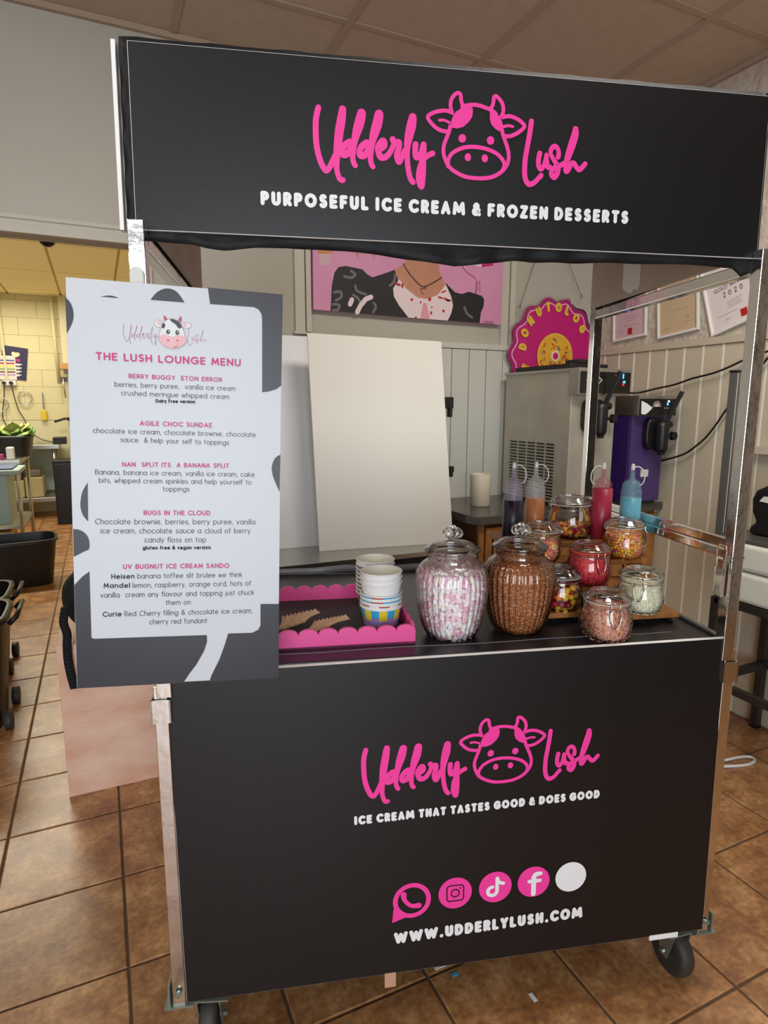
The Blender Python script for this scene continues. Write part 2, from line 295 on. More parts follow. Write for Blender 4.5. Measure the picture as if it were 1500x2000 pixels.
# ------------------------------------------------------------------ stroke lettering
def arc(cx, cy, rx, ry, a0, a1, n=9):
    return [(cx+rx*math.cos(math.radians(a0+(a1-a0)*i/n)), cy+ry*math.sin(math.radians(a0+(a1-a0)*i/n))) for i in range(n+1)]
x = .68   # x height
G = {
 'A': (.76, [[(0, 0), (.38, 1), (.76, 0)], [(.13, .33), (.63, .33)]]),
 'B': (.58, [[(0, 0), (0, 1), (.3, 1)]+arc(.3, .76, .24, .24, 90, -90)+[(0, .52)], [(.3, .52)]+arc(.3, .26, .28, .26, 90, -90)+[(0, 0)]]),
 'C': (.82, [arc(.5, .5, .5, .5, 48, 312, 18)]),
 'D': (.72, [[(0, 0), (0, 1), (.24, 1)]+arc(.24, .5, .48, .5, 90, -90, 14)+[(0, 0)]]),
 'E': (.52, [[(.52, 1), (0, 1), (0, 0), (.52, 0)], [(0, .51), (.47, .51)]]),
 'F': (.5, [[(.5, 1), (0, 1), (0, 0)], [(0, .5), (.43, .5)]]),
 'G': (.9, [arc(.5, .5, .5, .5, 50, 318, 18)+[(.9, .22), (.9, .48), (.56, .48)]]),
 'H': (.66, [[(0, 0), (0, 1)], [(.66, 0), (.66, 1)], [(0, .51), (.66, .51)]]),
 'I': (.02, [[(0, 0), (0, 1)]]),
 'K': (.6, [[(0, 0), (0, 1)], [(.56, 1), (0, .42)], [(.18, .6), (.6, 0)]]),
 'L': (.46, [[(0, 1), (0, 0), (.46, 0)]]),
 'M': (.84, [[(0, 0), (.08, 1), (.42, .22), (.76, 1), (.84, 0)]]),
 'N': (.68, [[(0, 0), (0, 1), (.68, 0), (.68, 1)]]),
 'O': (1.0, [arc(.5, .5, .5, .5, 0, 360, 24)]),
 'P': (.55, [[(0, 0), (0, 1), (.28, 1)]+arc(.28, .73, .27, .27, 90, -90)+[(0, .46)]]),
 'R': (.57, [[(0, 0), (0, 1), (.28, 1)]+arc(.28, .73, .27, .27, 90, -90)+[(0, .46)], [(.27, .46), (.57, 0)]]),
 'S': (.54, [arc(.28, .76, .24, .24, 40, 255, 10)+arc(.27, .26, .27, .26, 75, -145, 12)]),
 'T': (.62, [[(0, 1), (.62, 1)], [(.31, 1), (.31, 0)]]),
 'U': (.66, [[(0, 1), (0, .33)]+arc(.33, .33, .33, .33, 180, 360, 12)+[(.66, 1)]]),
 'V': (.72, [[(0, 1), (.36, 0), (.72, 1)]]),
 'W': (1.05, [[(0, 1), (.26, 0), (.525, .9), (.79, 0), (1.05, 1)]]),
 'Y': (.68, [[(0, 1), (.34, .48), (.68, 1)], [(.34, .48), (.34, 0)]]),
 'Z': (.6, [[(0, 1), (.6, 1), (0, 0), (.6, 0)]]),
 '&': (.72, [[(.72, 0), (.2, .62)]+arc(.34, .8, .19, .2, 215, -35, 10)+[(.14, .45)]+arc(.27, .25, .26, .25, 140, 330, 10)+[(.68, .45)]]),
 '.': (.06, [[(.03, 0), (.03, .01)]]), ',': (.08, [[(.07, .03), (.0, -.14)]]),
 'a': (.66, [arc(.33, .34, .33, .34, 0, 360, 18), [(.66, x), (.66, 0)]]),
 'b': (.66, [arc(.33, .34, .33, .34, 0, 360, 18), [(0, 1.05), (0, 0)]]),
 'c': (.56, [arc(.34, .34, .34, .34, 48, 312, 14)]),
 'd': (.66, [arc(.33, .34, .33, .34, 0, 360, 18), [(.66, 1.05), (.66, 0)]]),
 'e': (.66, [[(.01, .36), (.65, .36)]+arc(.33, .34, .33, .34, 5, 318, 16)]),
 'f': (.34, [[(.12, 0), (.12, .85)]+arc(.3, .85, .18, .18, 180, 80, 6), [(0, x), (.32, x)]]),
 'g': (.66, [arc(.33, .34, .33, .34, 0, 360, 18), [(.66, x), (.66, -.05)]+arc(.34, -.03, .32, .28, 0, -150, 10)]),
 'h': (.54, [[(0, 1.05), (0, 0)], [(0, .4)]+arc(.27, .41, .27, .27, 180, 0, 10)+[(.54, 0)]]),
 'i': (.02, [[(0, 0), (0, x)], [(0, .93), (0, .94)]]),
 'j': (.1, [[(.08, x), (.08, -.15), (-.04, -.25)], [(.08, .93), (.08, .94)]]),
 'k': (.48, [[(0, 0), (0, 1.05)], [(.44, x), (0, .26)], [(.16, .42), (.48, 0)]]),
 'l': (.02, [[(0, 0), (0, 1.05)]]),
 'm': (.92, [[(0, x), (0, 0)], [(0, .4)]+arc(.23, .44, .23, .24, 180, 0, 8)+[(.46, 0)], [(.46, .4)]+arc(.69, .44, .23, .24, 180, 0, 8)+[(.92, 0)]]),
 'n': (.54, [[(0, x), (0, 0)], [(0, .4)]+arc(.27, .41, .27, .27, 180, 0, 10)+[(.54, 0)]]),
 'o': (.68, [arc(.34, .34, .34, .34, 0, 360, 18)]),
 'p': (.66, [arc(.33, .34, .33, .34, 0, 360, 18), [(0, x), (0, -.33)]]),
 'q': (.66, [arc(.33, .34, .33, .34, 0, 360, 18), [(.66, x), (.66, -.33)]]),
 'r': (.3, [[(0, x), (0, 0)], [(0, .38)]+arc(.26, .42, .26, .25, 180, 80, 6)]),
 's': (.42, [arc(.22, .52, .18, .16, 35, 255, 8)+arc(.21, .18, .21, .18, 75, -145, 9)]),
 't': (.32, [[(.13, .92), (.13, 0)], [(0, x), (.32, x)]]),
 'u': (.54, [[(0, x), (0, .27)]+arc(.27, .27, .27, .27, 180, 360, 10)+[(.54, x)]]),
 'v': (.54, [[(0, x), (.27, 0), (.54, x)]]), 'w': (.8, [[(0, x), (.2, 0), (.4, .62), (.6, 0), (.8, x)]]),
 'x': (.5, [[(0, x), (.5, 0)], [(.5, x), (0, 0)]]), 'y': (.54, [[(0, x), (.27, .02)], [(.54, x), (.16, -.31)]]),
 '2': (.5, [arc(.25, .73, .25, .27, 170, -30, 8)+[(0, 0), (.5, 0)]]), '0': (.56, [arc(.28, .5, .28, .5, 0, 360, 18)]),
}
def lay(txt, bw, sp=.13, heavy=False):
    """-> polylines in units of cap height 1 (outer), total width"""
    k = 1-bw; pen = 0; out = []
    for ch in txt:
        if ch == ' ': pen += .50 if not heavy else .24; continue
        wd, ps = G[ch]
        cw = {True: .62, False: 1}[heavy]
        if heavy: wd2 = wd*cw*.92 if ch not in 'MW' else wd*.78; fx = wd2/wd if wd else 1
        else: wd2 = wd; fx = 1
        for p in ps: out.append([(pen+bw/2+a*fx*k, bw/2+b*k) for a, b in p])
        pen += wd2*k+bw+sp
    return out, pen-sp
def write(mb, rec, fr, h, bw, heavy=False, mi=0):
    txt, a0, b0, a1, b1, ch = rec[:6]
    ps, tot = lay(txt, bw, .0 if heavy else .12, heavy)
    L = math.hypot(a1-a0, b1-b0); kx = L/tot; dx, dy = (a1-a0)/L, (b1-b0)/L
    for p in ps:
        mb.strokes([[(a0+dx*px*kx-dy*py*ch, b0+dy*px*kx+dx*py*ch, bw*ch) for px, py in p]], fr, h, mi, disc=8)
def frame_fn(F):
    O, X, Z = Vector(F['o']), Vector(F['x']), Vector(F['z']); N = X.cross(Z)
    return lambda a, b, d: O + X*a + Z*b + N*d
FRAMES={'front':{'o':[0.0887,1.1872,0.1495],'x':[0.96101,-0.27642,0.00737],'z':[-0.00275,0.01708,0.99985],'w':1.2,'h':0.7293},'head':{'o':[0.0847,1.2412,1.7074],'x':[0.95735,-0.28884,-0.00681],'z':[0.01441,0.0242,0.9996],'w':1.215,'h':0.3067},'menu':{'o':[-0.0661,1.1685,0.9013],'x':[0.97621,-0.21329,-0.03896],'z':[0.04755,0.03529,0.99825],'w':0.3553,'h':0.7084}}
SCRIPT=[[(3244,2226,104),(3200,2038,105),(3193,1815,105),(3206,1592,105),(3245,1414,106),(3300,1267,106),(3372,1173,103),(3437,1229,103),(3502,1354,103),(3551,1463,94)],[(3680,2227,130),(3659,2070,155),(3626,1889,162),(3604,1737,156),(3584,1556,141),(3567,1373,118),(3569,1222,97),(3590,1117,95),(3630,1035,98),(3679,1027,104)],[(3811,1675,141),(3730,1633,119),(3673,1546,103),(3677,1471,125),(3745,1472,126),(3810,1540,110),(3843,1632,94)],[(4025,2184,162),(3989,2033,181),(3941,1879,163),(3900,1726,125),(3872,1574,110),(3862,1422,98),(3883,1332,98),(3908,1291,98)],[(4128,1681,142),(4046,1638,120),(3989,1551,104),(4001,1473,126),(4071,1474,126),(4133,1545,111),(4169,1638,95)],[(4344,2187,163),(4312,2024,182),(4262,1870,164),(4221,1717,126),(4199,1564,107),(4189,1411,98),(4211,1321,98),(4236,1289,95)],[(4431,1730,111),(4440,1670,127),(4382,1613,117),(4366,1665,127),(4415,1729,127),(4464,1710,79),(4415,1737,127),(4333,1633,114),(4338,1542,114),(4375,1468,121),(4441,1457,111),(4515,1507,105),(4580,1603,95),(4621,1697,95)],[(4599,1779,114),(4637,1721,111),(4712,1733,121),(4709,1626,105),(4684,1518,118),(4715,1405,118),(4764,1461,96),(4821,1602,96)],[(4968,2182,146),(4944,2037,178),(4901,1852,159),(4870,1667,121),(4872,1483,99),(4891,1300,100),(4934,1132,100),(4986,1065,103)],[(5028,1722,112),(5021,1584,106),(5047,1501,119),(5105,1528,96),(5146,1623,96),(5178,1732,106),(5180,1579,106),(5165,1439,129),(5142,1283,178),(5131,1128,181),(5138,1035,149),(5146,1001,123)],[(5198,1495,97),(5265,1545,97),(5351,1586,103)],[(7240,2268,97),(7214,2051,98),(7180,1837,98),(7150,1642,98),(7139,1447,99),(7147,1302,99),(7178,1206,99),(7240,1151,103),(7337,1185,93),(7410,1258,89),(7473,1325,95)],[(7429,1717,99),(7409,1609,95),(7411,1502,95),(7457,1437,99),(7509,1489,83),(7538,1588,72),(7563,1697,82),(7570,1590,93),(7597,1484,103),(7641,1482,93)],[(7796,1672,99),(7804,1750,87),(7778,1826,87),(7722,1860,91),(7664,1819,93),(7640,1740,82),(7682,1655,83),(7746,1571,93),(7805,1487,100),(7793,1388,104),(7737,1308,108),(7674,1352,93),(7687,1431,93),(7761,1494,93),(7869,1535,93),(7933,1573,94)],[(8122,2188,113),(8116,2091,145),(8074,1942,155),(8027,1793,145),(7986,1664,125),(7962,1545,104),(7973,1433,115),(8026,1480,94),(8066,1566,94),(8115,1582,94),(8168,1518,94),(8231,1472,100),(8290,1515,94),(8348,1583,94)]]
COWL=[[(5679,2082,71),(5653,1977,71),(5605,1857,71),(5562,1737,71),(5555,1620,71),(5583,1517,71),(5636,1415,72),(5716,1334,72),(5833,1269,72),(5980,1217,72),(6155,1201,72),(6345,1208,73),(6505,1241,73),(6650,1316,73),(6750,1415,73),(6808,1525,73),(6815,1658,73),(6785,1775,73),(6733,1904,72),(6694,1993,72),(6676,2071,72)],[(5893,2419,71),(5978,2451,71),(6092,2472,71),(6222,2468,71),(6352,2439,71),(6455,2407,71),(6543,2349,72)],[(5651,1377,72),(5645,1455,71),(5669,1535,71),(5725,1611,71),(5831,1679,71),(5967,1729,72),(6126,1749,72),(6286,1741,72),(6432,1713,72),(6580,1657,72),(6678,1583,73),(6729,1507,73),(6737,1441,73),(6700,1359,73)],[(5710,2304,71),(5677,2391,70),(5675,2481,70),(5704,2566,70),(5760,2630,70),(5816,2655,70),(5859,2629,70),(5868,2559,70),(5884,2496,70),(5921,2434,71)],[(6453,2446,71),(6483,2513,71),(6493,2578,71),(6498,2630,71),(6534,2651,71),(6593,2617,71),(6653,2551,71),(6682,2469,72),(6681,2384,72),(6654,2317,72)],[(5695,2316,70),(5581,2336,70),(5468,2323,70),(5341,2281,70),(5255,2221,70),(5261,2170,70),(5330,2091,70),(5417,2026,70),(5517,1990,71),(5617,1980,71)],[(5471,2165,54),(5556,2171,49),(5656,2139,49)],[(6676,2299,72),(6792,2324,72),(6910,2306,72),(7022,2257,72),(7103,2188,72),(7090,2140,72),(7007,2066,72),(6906,2007,72),(6819,1978,72),(6731,1976,72)],[(6879,2152,50),(6783,2159,50),(6689,2134,55)]]
COWP=[[(5715,2052),(5685,2147),(5725,2253),(5781,2334),(5893,2407),(5949,2443),(6093,2427),(6102,2357),(6090,2265),(6028,2171),(5930,2086),(5816,2046)],[(6426,2392),(6469,2421),(6543,2361),(6617,2315),(6656,2252),(6688,2150),(6699,2046),(6626,2048),(6537,2088),(6462,2161),(6430,2250)],[(5982,1887),(5977,1857),(5962,1832),(5939,1814),(5912,1807),(5884,1811),(5860,1825),(5844,1849),(5838,1877),(5843,1907),(5858,1932),(5881,1950),(5908,1957),(5936,1954),(5960,1939),(5976,1915)],[(6528,1884),(6523,1854),(6508,1829),(6485,1811),(6457,1803),(6429,1807),(6405,1822),(6389,1846),(6382,1875),(6387,1904),(6402,1930),(6425,1947),(6452,1955),(6480,1951),(6505,1936),(6521,1913)],[(6086,1564),(6082,1537),(6069,1513),(6050,1497),(6027,1490),(6003,1494),(5983,1508),(5969,1530),(5964,1557),(5968,1584),(5981,1608),(6000,1625),(6023,1632),(6046,1628),(6066,1613),(6080,1591)],[(6415,1565),(6411,1537),(6398,1513),(6379,1496),(6356,1490),(6332,1494),(6312,1508),(6298,1530),(6292,1557),(6296,1585),(6309,1609),(6328,1625),(6351,1632),(6375,1628),(6395,1614),(6409,1592)]]
LOGOF=[1.0139,0.0081,0.0616,0.3265]
LOGOM=[0.2652,0.0015,0.004,0.5786]
THEAD=[('PURPOSEFUL ICE CREAM & FROZEN DESSERTS', 0.217, 0.0519, 0.9318, 0.053, 0.0246, 0, 0)]
TFRONT=[('ICE CREAM THAT TASTES GOOD & DOES GOOD', 0.3614, 0.3724, 0.9172, 0.3762, 0.0208, 0, 0), ('WWW.UDDERLYLUSH.COM', 0.4446, 0.0736, 0.8897, 0.0777, 0.0288, 0, 0)]
TMENU=[('THE LUSH LOUNGE MENU', 0.0437, 0.5762, 0.2836, 0.5785, 0.0133, 3, 1), ('BERRY BUGGY  ETON ERROR', 0.0956, 0.5484, 0.2513, 0.5496, 0.008, 2, 1), ('berries, berry puree,  vanilla ice cream', 0.0731, 0.533, 0.2739, 0.5352, 0.0088, 0, 0), ('crushed meringue whipped cream', 0.0832, 0.5188, 0.2635, 0.5202, 0.0088, 0, 0), ('Dairy Free version', 0.1394, 0.5087, 0.2051, 0.5102, 0.0065, 2, 0), ('AGILE CHOC SUNDAE', 0.1127, 0.4684, 0.234, 0.4689, 0.0084, 2, 1), ('chocolate ice cream, chocolate brownie, chocolate', 0.0367, 0.4531, 0.3101, 0.4546, 0.0089, 0, 0), ('sauce  & help your self to toppings', 0.0806, 0.4388, 0.2631, 0.4389, 0.009, 0, 0), ('NAN  SPLIT ITS  A BANANA SPLIT', 0.0828, 0.3962, 0.2637, 0.3976, 0.0085, 2, 1), ('Banana, banana ice cream, vanilla ice cream, cake', 0.0388, 0.3818, 0.3085, 0.3823, 0.0091, 0, 0), ('bits, whipped cream spinkles and help yourself to', 0.0445, 0.3675, 0.3032, 0.3682, 0.0091, 0, 0), ('toppings', 0.1495, 0.3539, 0.1946, 0.3542, 0.0091, 0, 0), ('BUGS IN THE CLOUD', 0.1167, 0.3114, 0.2306, 0.3113, 0.0087, 2, 1), ('Chocolate brownie, berries, berry puree, vanilla', 0.0369, 0.2949, 0.3104, 0.2949, 0.0098, 0, 0), ('ice cream, chocolate sauce a cloud of berry', 0.0456, 0.2787, 0.3018, 0.2784, 0.0098, 0, 0), ('candy floss on top', 0.1176, 0.2623, 0.2232, 0.262, 0.0098, 0, 0), ('gluten free & vegan version', 0.1144, 0.2493, 0.2313, 0.2492, 0.0069, 2, 0), ('UV BUGNUT ICE CREAM SANDO', 0.081, 0.2146, 0.2641, 0.2141, 0.0088, 2, 1), ('Heisen', 0.0612, 0.197, 0.1, 0.1969, 0.0093, 3, 0), ('banana toffee slit brulee we think', 0.1046, 0.1968, 0.2873, 0.1965, 0.0095, 0, 0), ('Mandel', 0.0483, 0.1807, 0.0925, 0.1803, 0.0093, 3, 0), ('lemon, raspberry, orange curd, hots of', 0.0965, 0.1802, 0.3035, 0.1799, 0.0095, 0, 0), ('vanilla  cream any flavour and topping just chuck', 0.0427, 0.1634, 0.3091, 0.1623, 0.0095, 0, 0), ('them on', 0.1526, 0.1469, 0.1959, 0.1468, 0.0095, 0, 0), ('Curie', 0.0457, 0.1286, 0.0775, 0.1284, 0.0094, 3, 0), ('Red Cherry filling & chocolate ice cream,', 0.082, 0.1282, 0.306, 0.1275, 0.0096, 0, 0), ('cherry red fondant', 0.1238, 0.112, 0.2247, 0.111, 0.0096, 0, 0)]
PATCH=[[(2272,7098),(2284,6993),(2309,6823),(3052,6828),(3130,6798),(3188,6717),(3199,6627),(3210,5352),(3326,5371),(3460,5418),(3547,5489),(3558,7082)],[(3548,4242),(3459,4185),(3406,4074),(3394,3964),(3422,3826),(3478,3689),(3540,3551)],[(530,6810),(629,6832),(723,6837),(817,6808),(699,6808)],[(1326,6818),(1419,6937),(1517,7007),(1615,7030),(1713,7010),(1799,6942),(1884,6816)],[(-11,6762),(67,6672),(105,6553),(107,6431),(69,6307),(-2,6167)],[(265,3683),(177,3521),(144,3364),(141,3233),(179,3102),(256,2997)],[(12,2865),(113,2851),(208,2785),(261,2679),(262,2519),(176,2466),(9,2375)],[(258,2112),(141,2025),(6,1874),(9,-14),(1821,-15),(1923,147),(2057,328),(2192,582),(2246,752),(2241,881),(300,889),(263,913)],[(3210,1444),(3555,1435),(3560,-10),(2285,-18),(2326,111),(2462,395),(2543,624),(2624,895),(3062,893),(3173,947),(3214,1032)]]
MCOW=[('grey',[(1540,6415),(1524,6389),(1496,6371),(1460,6366),(1423,6373),(1394,6392),(1377,6419),(1377,6448),(1392,6474),(1421,6492),(1456,6497),(1493,6490),(1522,6471),(1539,6444)]),('face',[(1529,6417),(1516,6396),(1491,6381),(1460,6377),(1429,6384),(1403,6400),(1388,6422),(1387,6446),(1400,6468),(1425,6482),(1456,6486),(1488,6480),(1513,6464),(1528,6441)]),('pink',[(1508,6430),(1499,6418),(1483,6410),(1464,6409),(1445,6415),(1430,6426),(1422,6441),(1423,6456),(1432,6469),(1448,6476),(1467,6477),(1486,6472),(1501,6460),(1509,6445)]),('grey',[(1998,6431),(1988,6408),(1962,6390),(1927,6380),(1888,6381),(1855,6392),(1833,6411),(1827,6435),(1837,6458),(1863,6476),(1898,6486),(1936,6485),(1970,6474),(1992,6455)]),('face',[(1987,6431),(1978,6412),(1956,6397),(1925,6389),(1892,6389),(1862,6399),(1843,6415),(1838,6434),(1847,6454),(1869,6469),(1900,6477),(1933,6477),(1962,6467),(1981,6451)]),('pink',[(1928,6440),(1924,6424),(1913,6410),(1898,6403),(1882,6401),(1867,6407),(1856,6419),(1853,6434),(1856,6450),(1867,6463),(1882,6471),(1899,6473),(1914,6467),(1924,6455)]),('grey',[(1495,6376),(1529,6468),(1606,6523),(1693,6535),(1780,6497),(1835,6433),(1868,6357),(1895,6246),(1922,6180),(1877,6098),(1777,6035),(1689,6016),(1568,6039),(1493,6096),(1450,6161),(1456,6240),(1473,6308)]),('face',[(1504,6371),(1534,6459),(1608,6512),(1693,6524),(1775,6487),(1824,6427),(1857,6356),(1883,6245),(1878,6211),(1472,6185),(1467,6240),(1484,6308)]),('pink',[(1467,6229),(1538,6254),(1614,6244),(1674,6220),(1735,6249),(1812,6261),(1887,6251),(1913,6179),(1868,6106),(1772,6044),(1689,6025),(1574,6048),(1504,6099),(1461,6162)]),('horn',[(1539,6577),(1573,6554),(1603,6506),(1556,6479),(1540,6524)]),('horn',[(1820,6586),(1836,6545),(1824,6472),(1775,6496),(1792,6548)]),('dark',[(1564,6398),(1557,6378),(1546,6363),(1532,6355),(1519,6356),(1509,6367),(1503,6384),(1504,6405),(1510,6424),(1522,6440),(1535,6447),(1549,6446),(1559,6436),(1564,6418)]),('dark',[(1638,6514),(1693,6526),(1759,6501),(1808,6465),(1844,6400),(1807,6370),(1769,6382),(1742,6432),(1693,6462),(1660,6483)]),('dark',[(1643,6306),(1640,6288),(1630,6273),(1617,6265),(1603,6264),(1590,6271),(1581,6284),(1577,6301),(1581,6319),(1590,6334),(1603,6342),(1618,6343),(1631,6336),(1640,6323)]),('dark',[(1794,6302),(1791,6285),(1782,6270),(1769,6261),(1754,6260),(1741,6267),(1732,6281),(1728,6298),(1732,6316),(1741,6330),(1754,6339),(1769,6340),(1782,6333),(1791,6320)]),('face',[(1627,6314),(1626,6309),(1623,6305),(1619,6302),(1615,6302),(1611,6304),(1608,6307),(1607,6312),(1608,6317),(1611,6321),(1615,6324),(1619,6324),(1623,6322),(1626,6318)]),('face',[(1778,6310),(1777,6305),(1774,6301),(1770,6299),(1766,6299),(1762,6300),(1759,6304),(1758,6309),(1759,6314),(1762,6318),(1766,6320),(1770,6321),(1774,6319),(1777,6315)]),('horn',[(1622,6161),(1621,6153),(1617,6146),(1611,6142),(1605,6142),(1599,6145),(1595,6151),(1594,6159),(1595,6167),(1599,6173),(1605,6177),(1611,6178),(1617,6174),(1621,6168)]),('horn',[(1778,6165),(1777,6157),(1773,6151),(1767,6147),(1760,6146),(1755,6150),(1751,6156),(1749,6163),(1751,6171),(1755,6178),(1761,6182),(1767,6182),(1773,6179),(1777,6173)]),('horn',[(1673,6048),(1722,6058),(1761,6079),(1780,6098),(1766,6071),(1728,6048),(1689,6041)])]
ICON=[(0.4867,0.177,0.0444),(0.5844,0.1819,0.0381),(0.6768,0.1844,0.038),(0.7667,0.1858,0.0379),(0.8557,0.1865,0.0371)]
PAINT={'corn':[(905,1828),(1930,1814)],'jacket':[(1003,1832),(1010,1942),(1024,2001),(1044,2026),(1079,2034),(1138,2029),(1162,2026),(1185,2007),(1212,1996),(1260,2013),(1326,2039),(1344,1999),(1402,1826)],'jacket2':[(1607,2003),(1661,1963),(1700,1958),(1743,1972),(1819,1958),(1834,1943),(1832,1907),(1817,1877),(1811,1824),(1622,1825)],'neck':[(1326,2039),(1382,2075),(1388,2189),(1554,2207),(1564,2074),(1576,2037),(1607,1996),(1578,1950),(1504,1907),(1445,1915),(1387,1954),(1351,1994)],'blouse':[(1351,2000),(1387,1960),(1452,1922),(1503,1920),(1563,1943),(1607,1996),(1639,1942),(1651,1898),(1641,1859),(1622,1825),(1402,1826),(1352,1878),(1323,1919),(1319,1955)],'tie':[(1482,1899),(1500,1901),(1520,1827),(1468,1827)],'cone1':[(1113,2136),(1146,2140),(1140,2067)],'cone2':[(1193,2145),(1229,2149),(1221,2075)],'cup':[(949,2077),(1012,2083),(999,2029),(958,2027)],'cuptop':[(945,2082),(949,2099),(978,2116),(1009,2108),(1017,2092),(1012,2080),(949,2074)],'glass':[(1680,2122),(1692,2098),(1728,2063),(1772,2042),(1785,2017),(1780,1972),(1786,1972),(1793,2018),(1804,2022),(1806,1974)],'bowl':[(1727,2114),(1812,2135),(1876,2147),(1886,2109),(1830,2095),(1774,2099)],'bowlp':[(1813,2122),(1880,2141),(1884,2109),(1814,2095)],'neckl':[(1373,2071),(1400,2034),(1436,2001),(1480,1975),(1532,1996),(1583,2026)],'heart':[(1482,1940),(1466,1960),(1473,1968),(1482,1965),(1492,1972),(1498,1964)],'red':[[(1427,1911),(1426,1908),(1424,1906),(1421,1905),(1418,1904),(1415,1905),(1413,1907),(1412,1910),(1413,1913),(1415,1915),(1418,1916),(1421,1917),(1424,1916),(1426,1914)],[(1361,1971),(1358,1969),(1353,1968),(1345,1968),(1338,1970),(1331,1973),(1327,1976),(1327,1979),(1329,1981),(1335,1982),(1342,1982),(1350,1980),(1356,1977),(1360,1974)],[(1374,1971),(1373,1966),(1372,1962),(1369,1959),(1367,1959),(1364,1961),(1363,1965),(1362,1970),(1363,1976),(1364,1980),(1367,1983),(1369,1983),(1371,1981),(1373,1977)],[(1611,1968),(1611,1966),(1607,1962),(1602,1959),(1595,1956),(1589,1954),(1584,1953),(1581,1954),(1582,1956),(1585,1960),(1591,1963),(1597,1966),(1604,1968),(1609,1969)],[(1592,1928),(1590,1926),(1585,1925),(1579,1926),(1573,1927),(1568,1929),(1564,1932),(1564,1935),(1566,1936),(1571,1937),(1577,1937),(1583,1935),(1588,1933),(1592,1930)],[(1632,1916),(1629,1915),(1622,1916),(1614,1918),(1605,1922),(1597,1926),(1593,1930),(1592,1932),(1596,1933),(1602,1933),(1611,1931),(1620,1927),(1627,1923),(1632,1919)],[(1527,1920),(1526,1916),(1524,1912),(1520,1910),(1516,1910),(1513,1911),(1510,1915),(1509,1919),(1510,1923),(1513,1927),(1516,1929),(1520,1929),(1524,1928),(1526,1924)],[(1535,1883),(1534,1881),(1533,1879),(1531,1878),(1529,1878),(1527,1879),(1526,1880),(1526,1882),(1526,1885),(1527,1886),(1529,1887),(1531,1888),(1533,1887),(1534,1885)],[(1603,1872),(1604,1868),(1603,1865),(1601,1863),(1598,1862),(1595,1862),(1592,1864),(1590,1867),(1589,1870),(1590,1873),(1592,1876),(1595,1877),(1598,1876),(1601,1874)],[(1533,1856),(1532,1852),(1531,1849),(1528,1847),(1526,1847),(1523,1848),(1522,1851),(1521,1855),(1521,1859),(1523,1862),(1525,1864),(1528,1864),(1530,1862),(1532,1860)],[(1448,1830),(1448,1828),(1446,1826),(1444,1825),(1441,1825),(1439,1825),(1437,1827),(1436,1829),(1437,1831),(1439,1833),(1441,1834),(1443,1834),(1446,1834),(1447,1832)],[(1641,1923),(1639,1921),(1635,1919),(1629,1918),(1622,1917),(1616,1918),(1612,1919),(1610,1921),(1611,1923),(1616,1925),(1622,1926),(1629,1927),(1635,1926),(1639,1925)],[(1472,1902),(1472,1899),(1471,1896),(1469,1894),(1468,1894),(1466,1896),(1465,1898),(1465,1901),(1465,1905),(1466,1907),(1467,1909),(1469,1909),(1471,1908),(1472,1905)]],'swirl':[[(1072,1988),(1105,1985),(1125,2001),(1105,2014)],[(1020,1914),(1052,1919),(1055,1896),(1029,1880)],[(1013,1861),(1045,1860),(1038,1839),(1016,1835)],[(1115,1909),(1138,1896),(1151,1871),(1134,1834)],[(1134,1834),(1151,1865),(1178,1896),(1205,1907)],[(1098,1867),(1108,1888)],[(1125,1951),(1135,1929),(1178,1917)],[(1302,1966),(1323,1985),(1329,2016)],[(1219,1881),(1229,1864),(1216,1839)],[(1717,1896),(1734,1865),(1766,1848)]],'sig':[(1831,1838),(1831,1829),(1851,1830)]}
SIGN={'c':(2297,1700),'tip':[(2241,2003),(2348,2000),(2029,1877),(1989,1764),(1985,1642)],'letters':[('E',(2099,1610)),('D',(2075,1716)),('O',(2085,1787)),('N',(2120,1850)),('U',(2170,1900)),('T',(2232,1928)),('O',(2302,1931)),('L',(2363,1917)),('O',(2427,1882)),('G',(2475,1828))],'inner':[(2176,1695),(2290,1808),(2411,1704)],'hang':[(2045,1916),(2157,2171),(2455,1997),(2368,2191)]}
HEM=[(-0.0137,-0.0067),(-0.0034,-0.0097),(0.0164,-0.0148),(0.056,-0.0148),(0.0958,-0.0183),(0.118,-0.0226),(0.1541,-0.0246),(0.209,-0.0178),(0.2645,-0.0136),(0.3207,-0.0138),(0.3776,-0.0159),(0.4354,-0.0198),(0.494,-0.0266),(0.5436,-0.0329),(0.5837,-0.0351),(0.624,-0.0316),(0.6595,-0.0255),(0.6952,-0.0202),(0.7994,-0.0189),(0.906,-0.0165),(1.0153,-0.015),(1.1272,-0.0135),(1.1774,-0.0135),(1.1951,-0.0309),(1.214,-0.0231),(1.2267,0.0005)]
HEADEDGE=[(-0.0158,0.3164),(-0.0222,-0.0028),(-0.0211,0.3097),(-0.0288,0.0021)]
# ------------------------------------------------------------------ room shell
CEIL = 2.837; YB = 2.8; XR = 2.6; XL = -2.2; YF = -2.7; KY = 9.35
ident = lambda a, b, c: Vector((a, b, c))
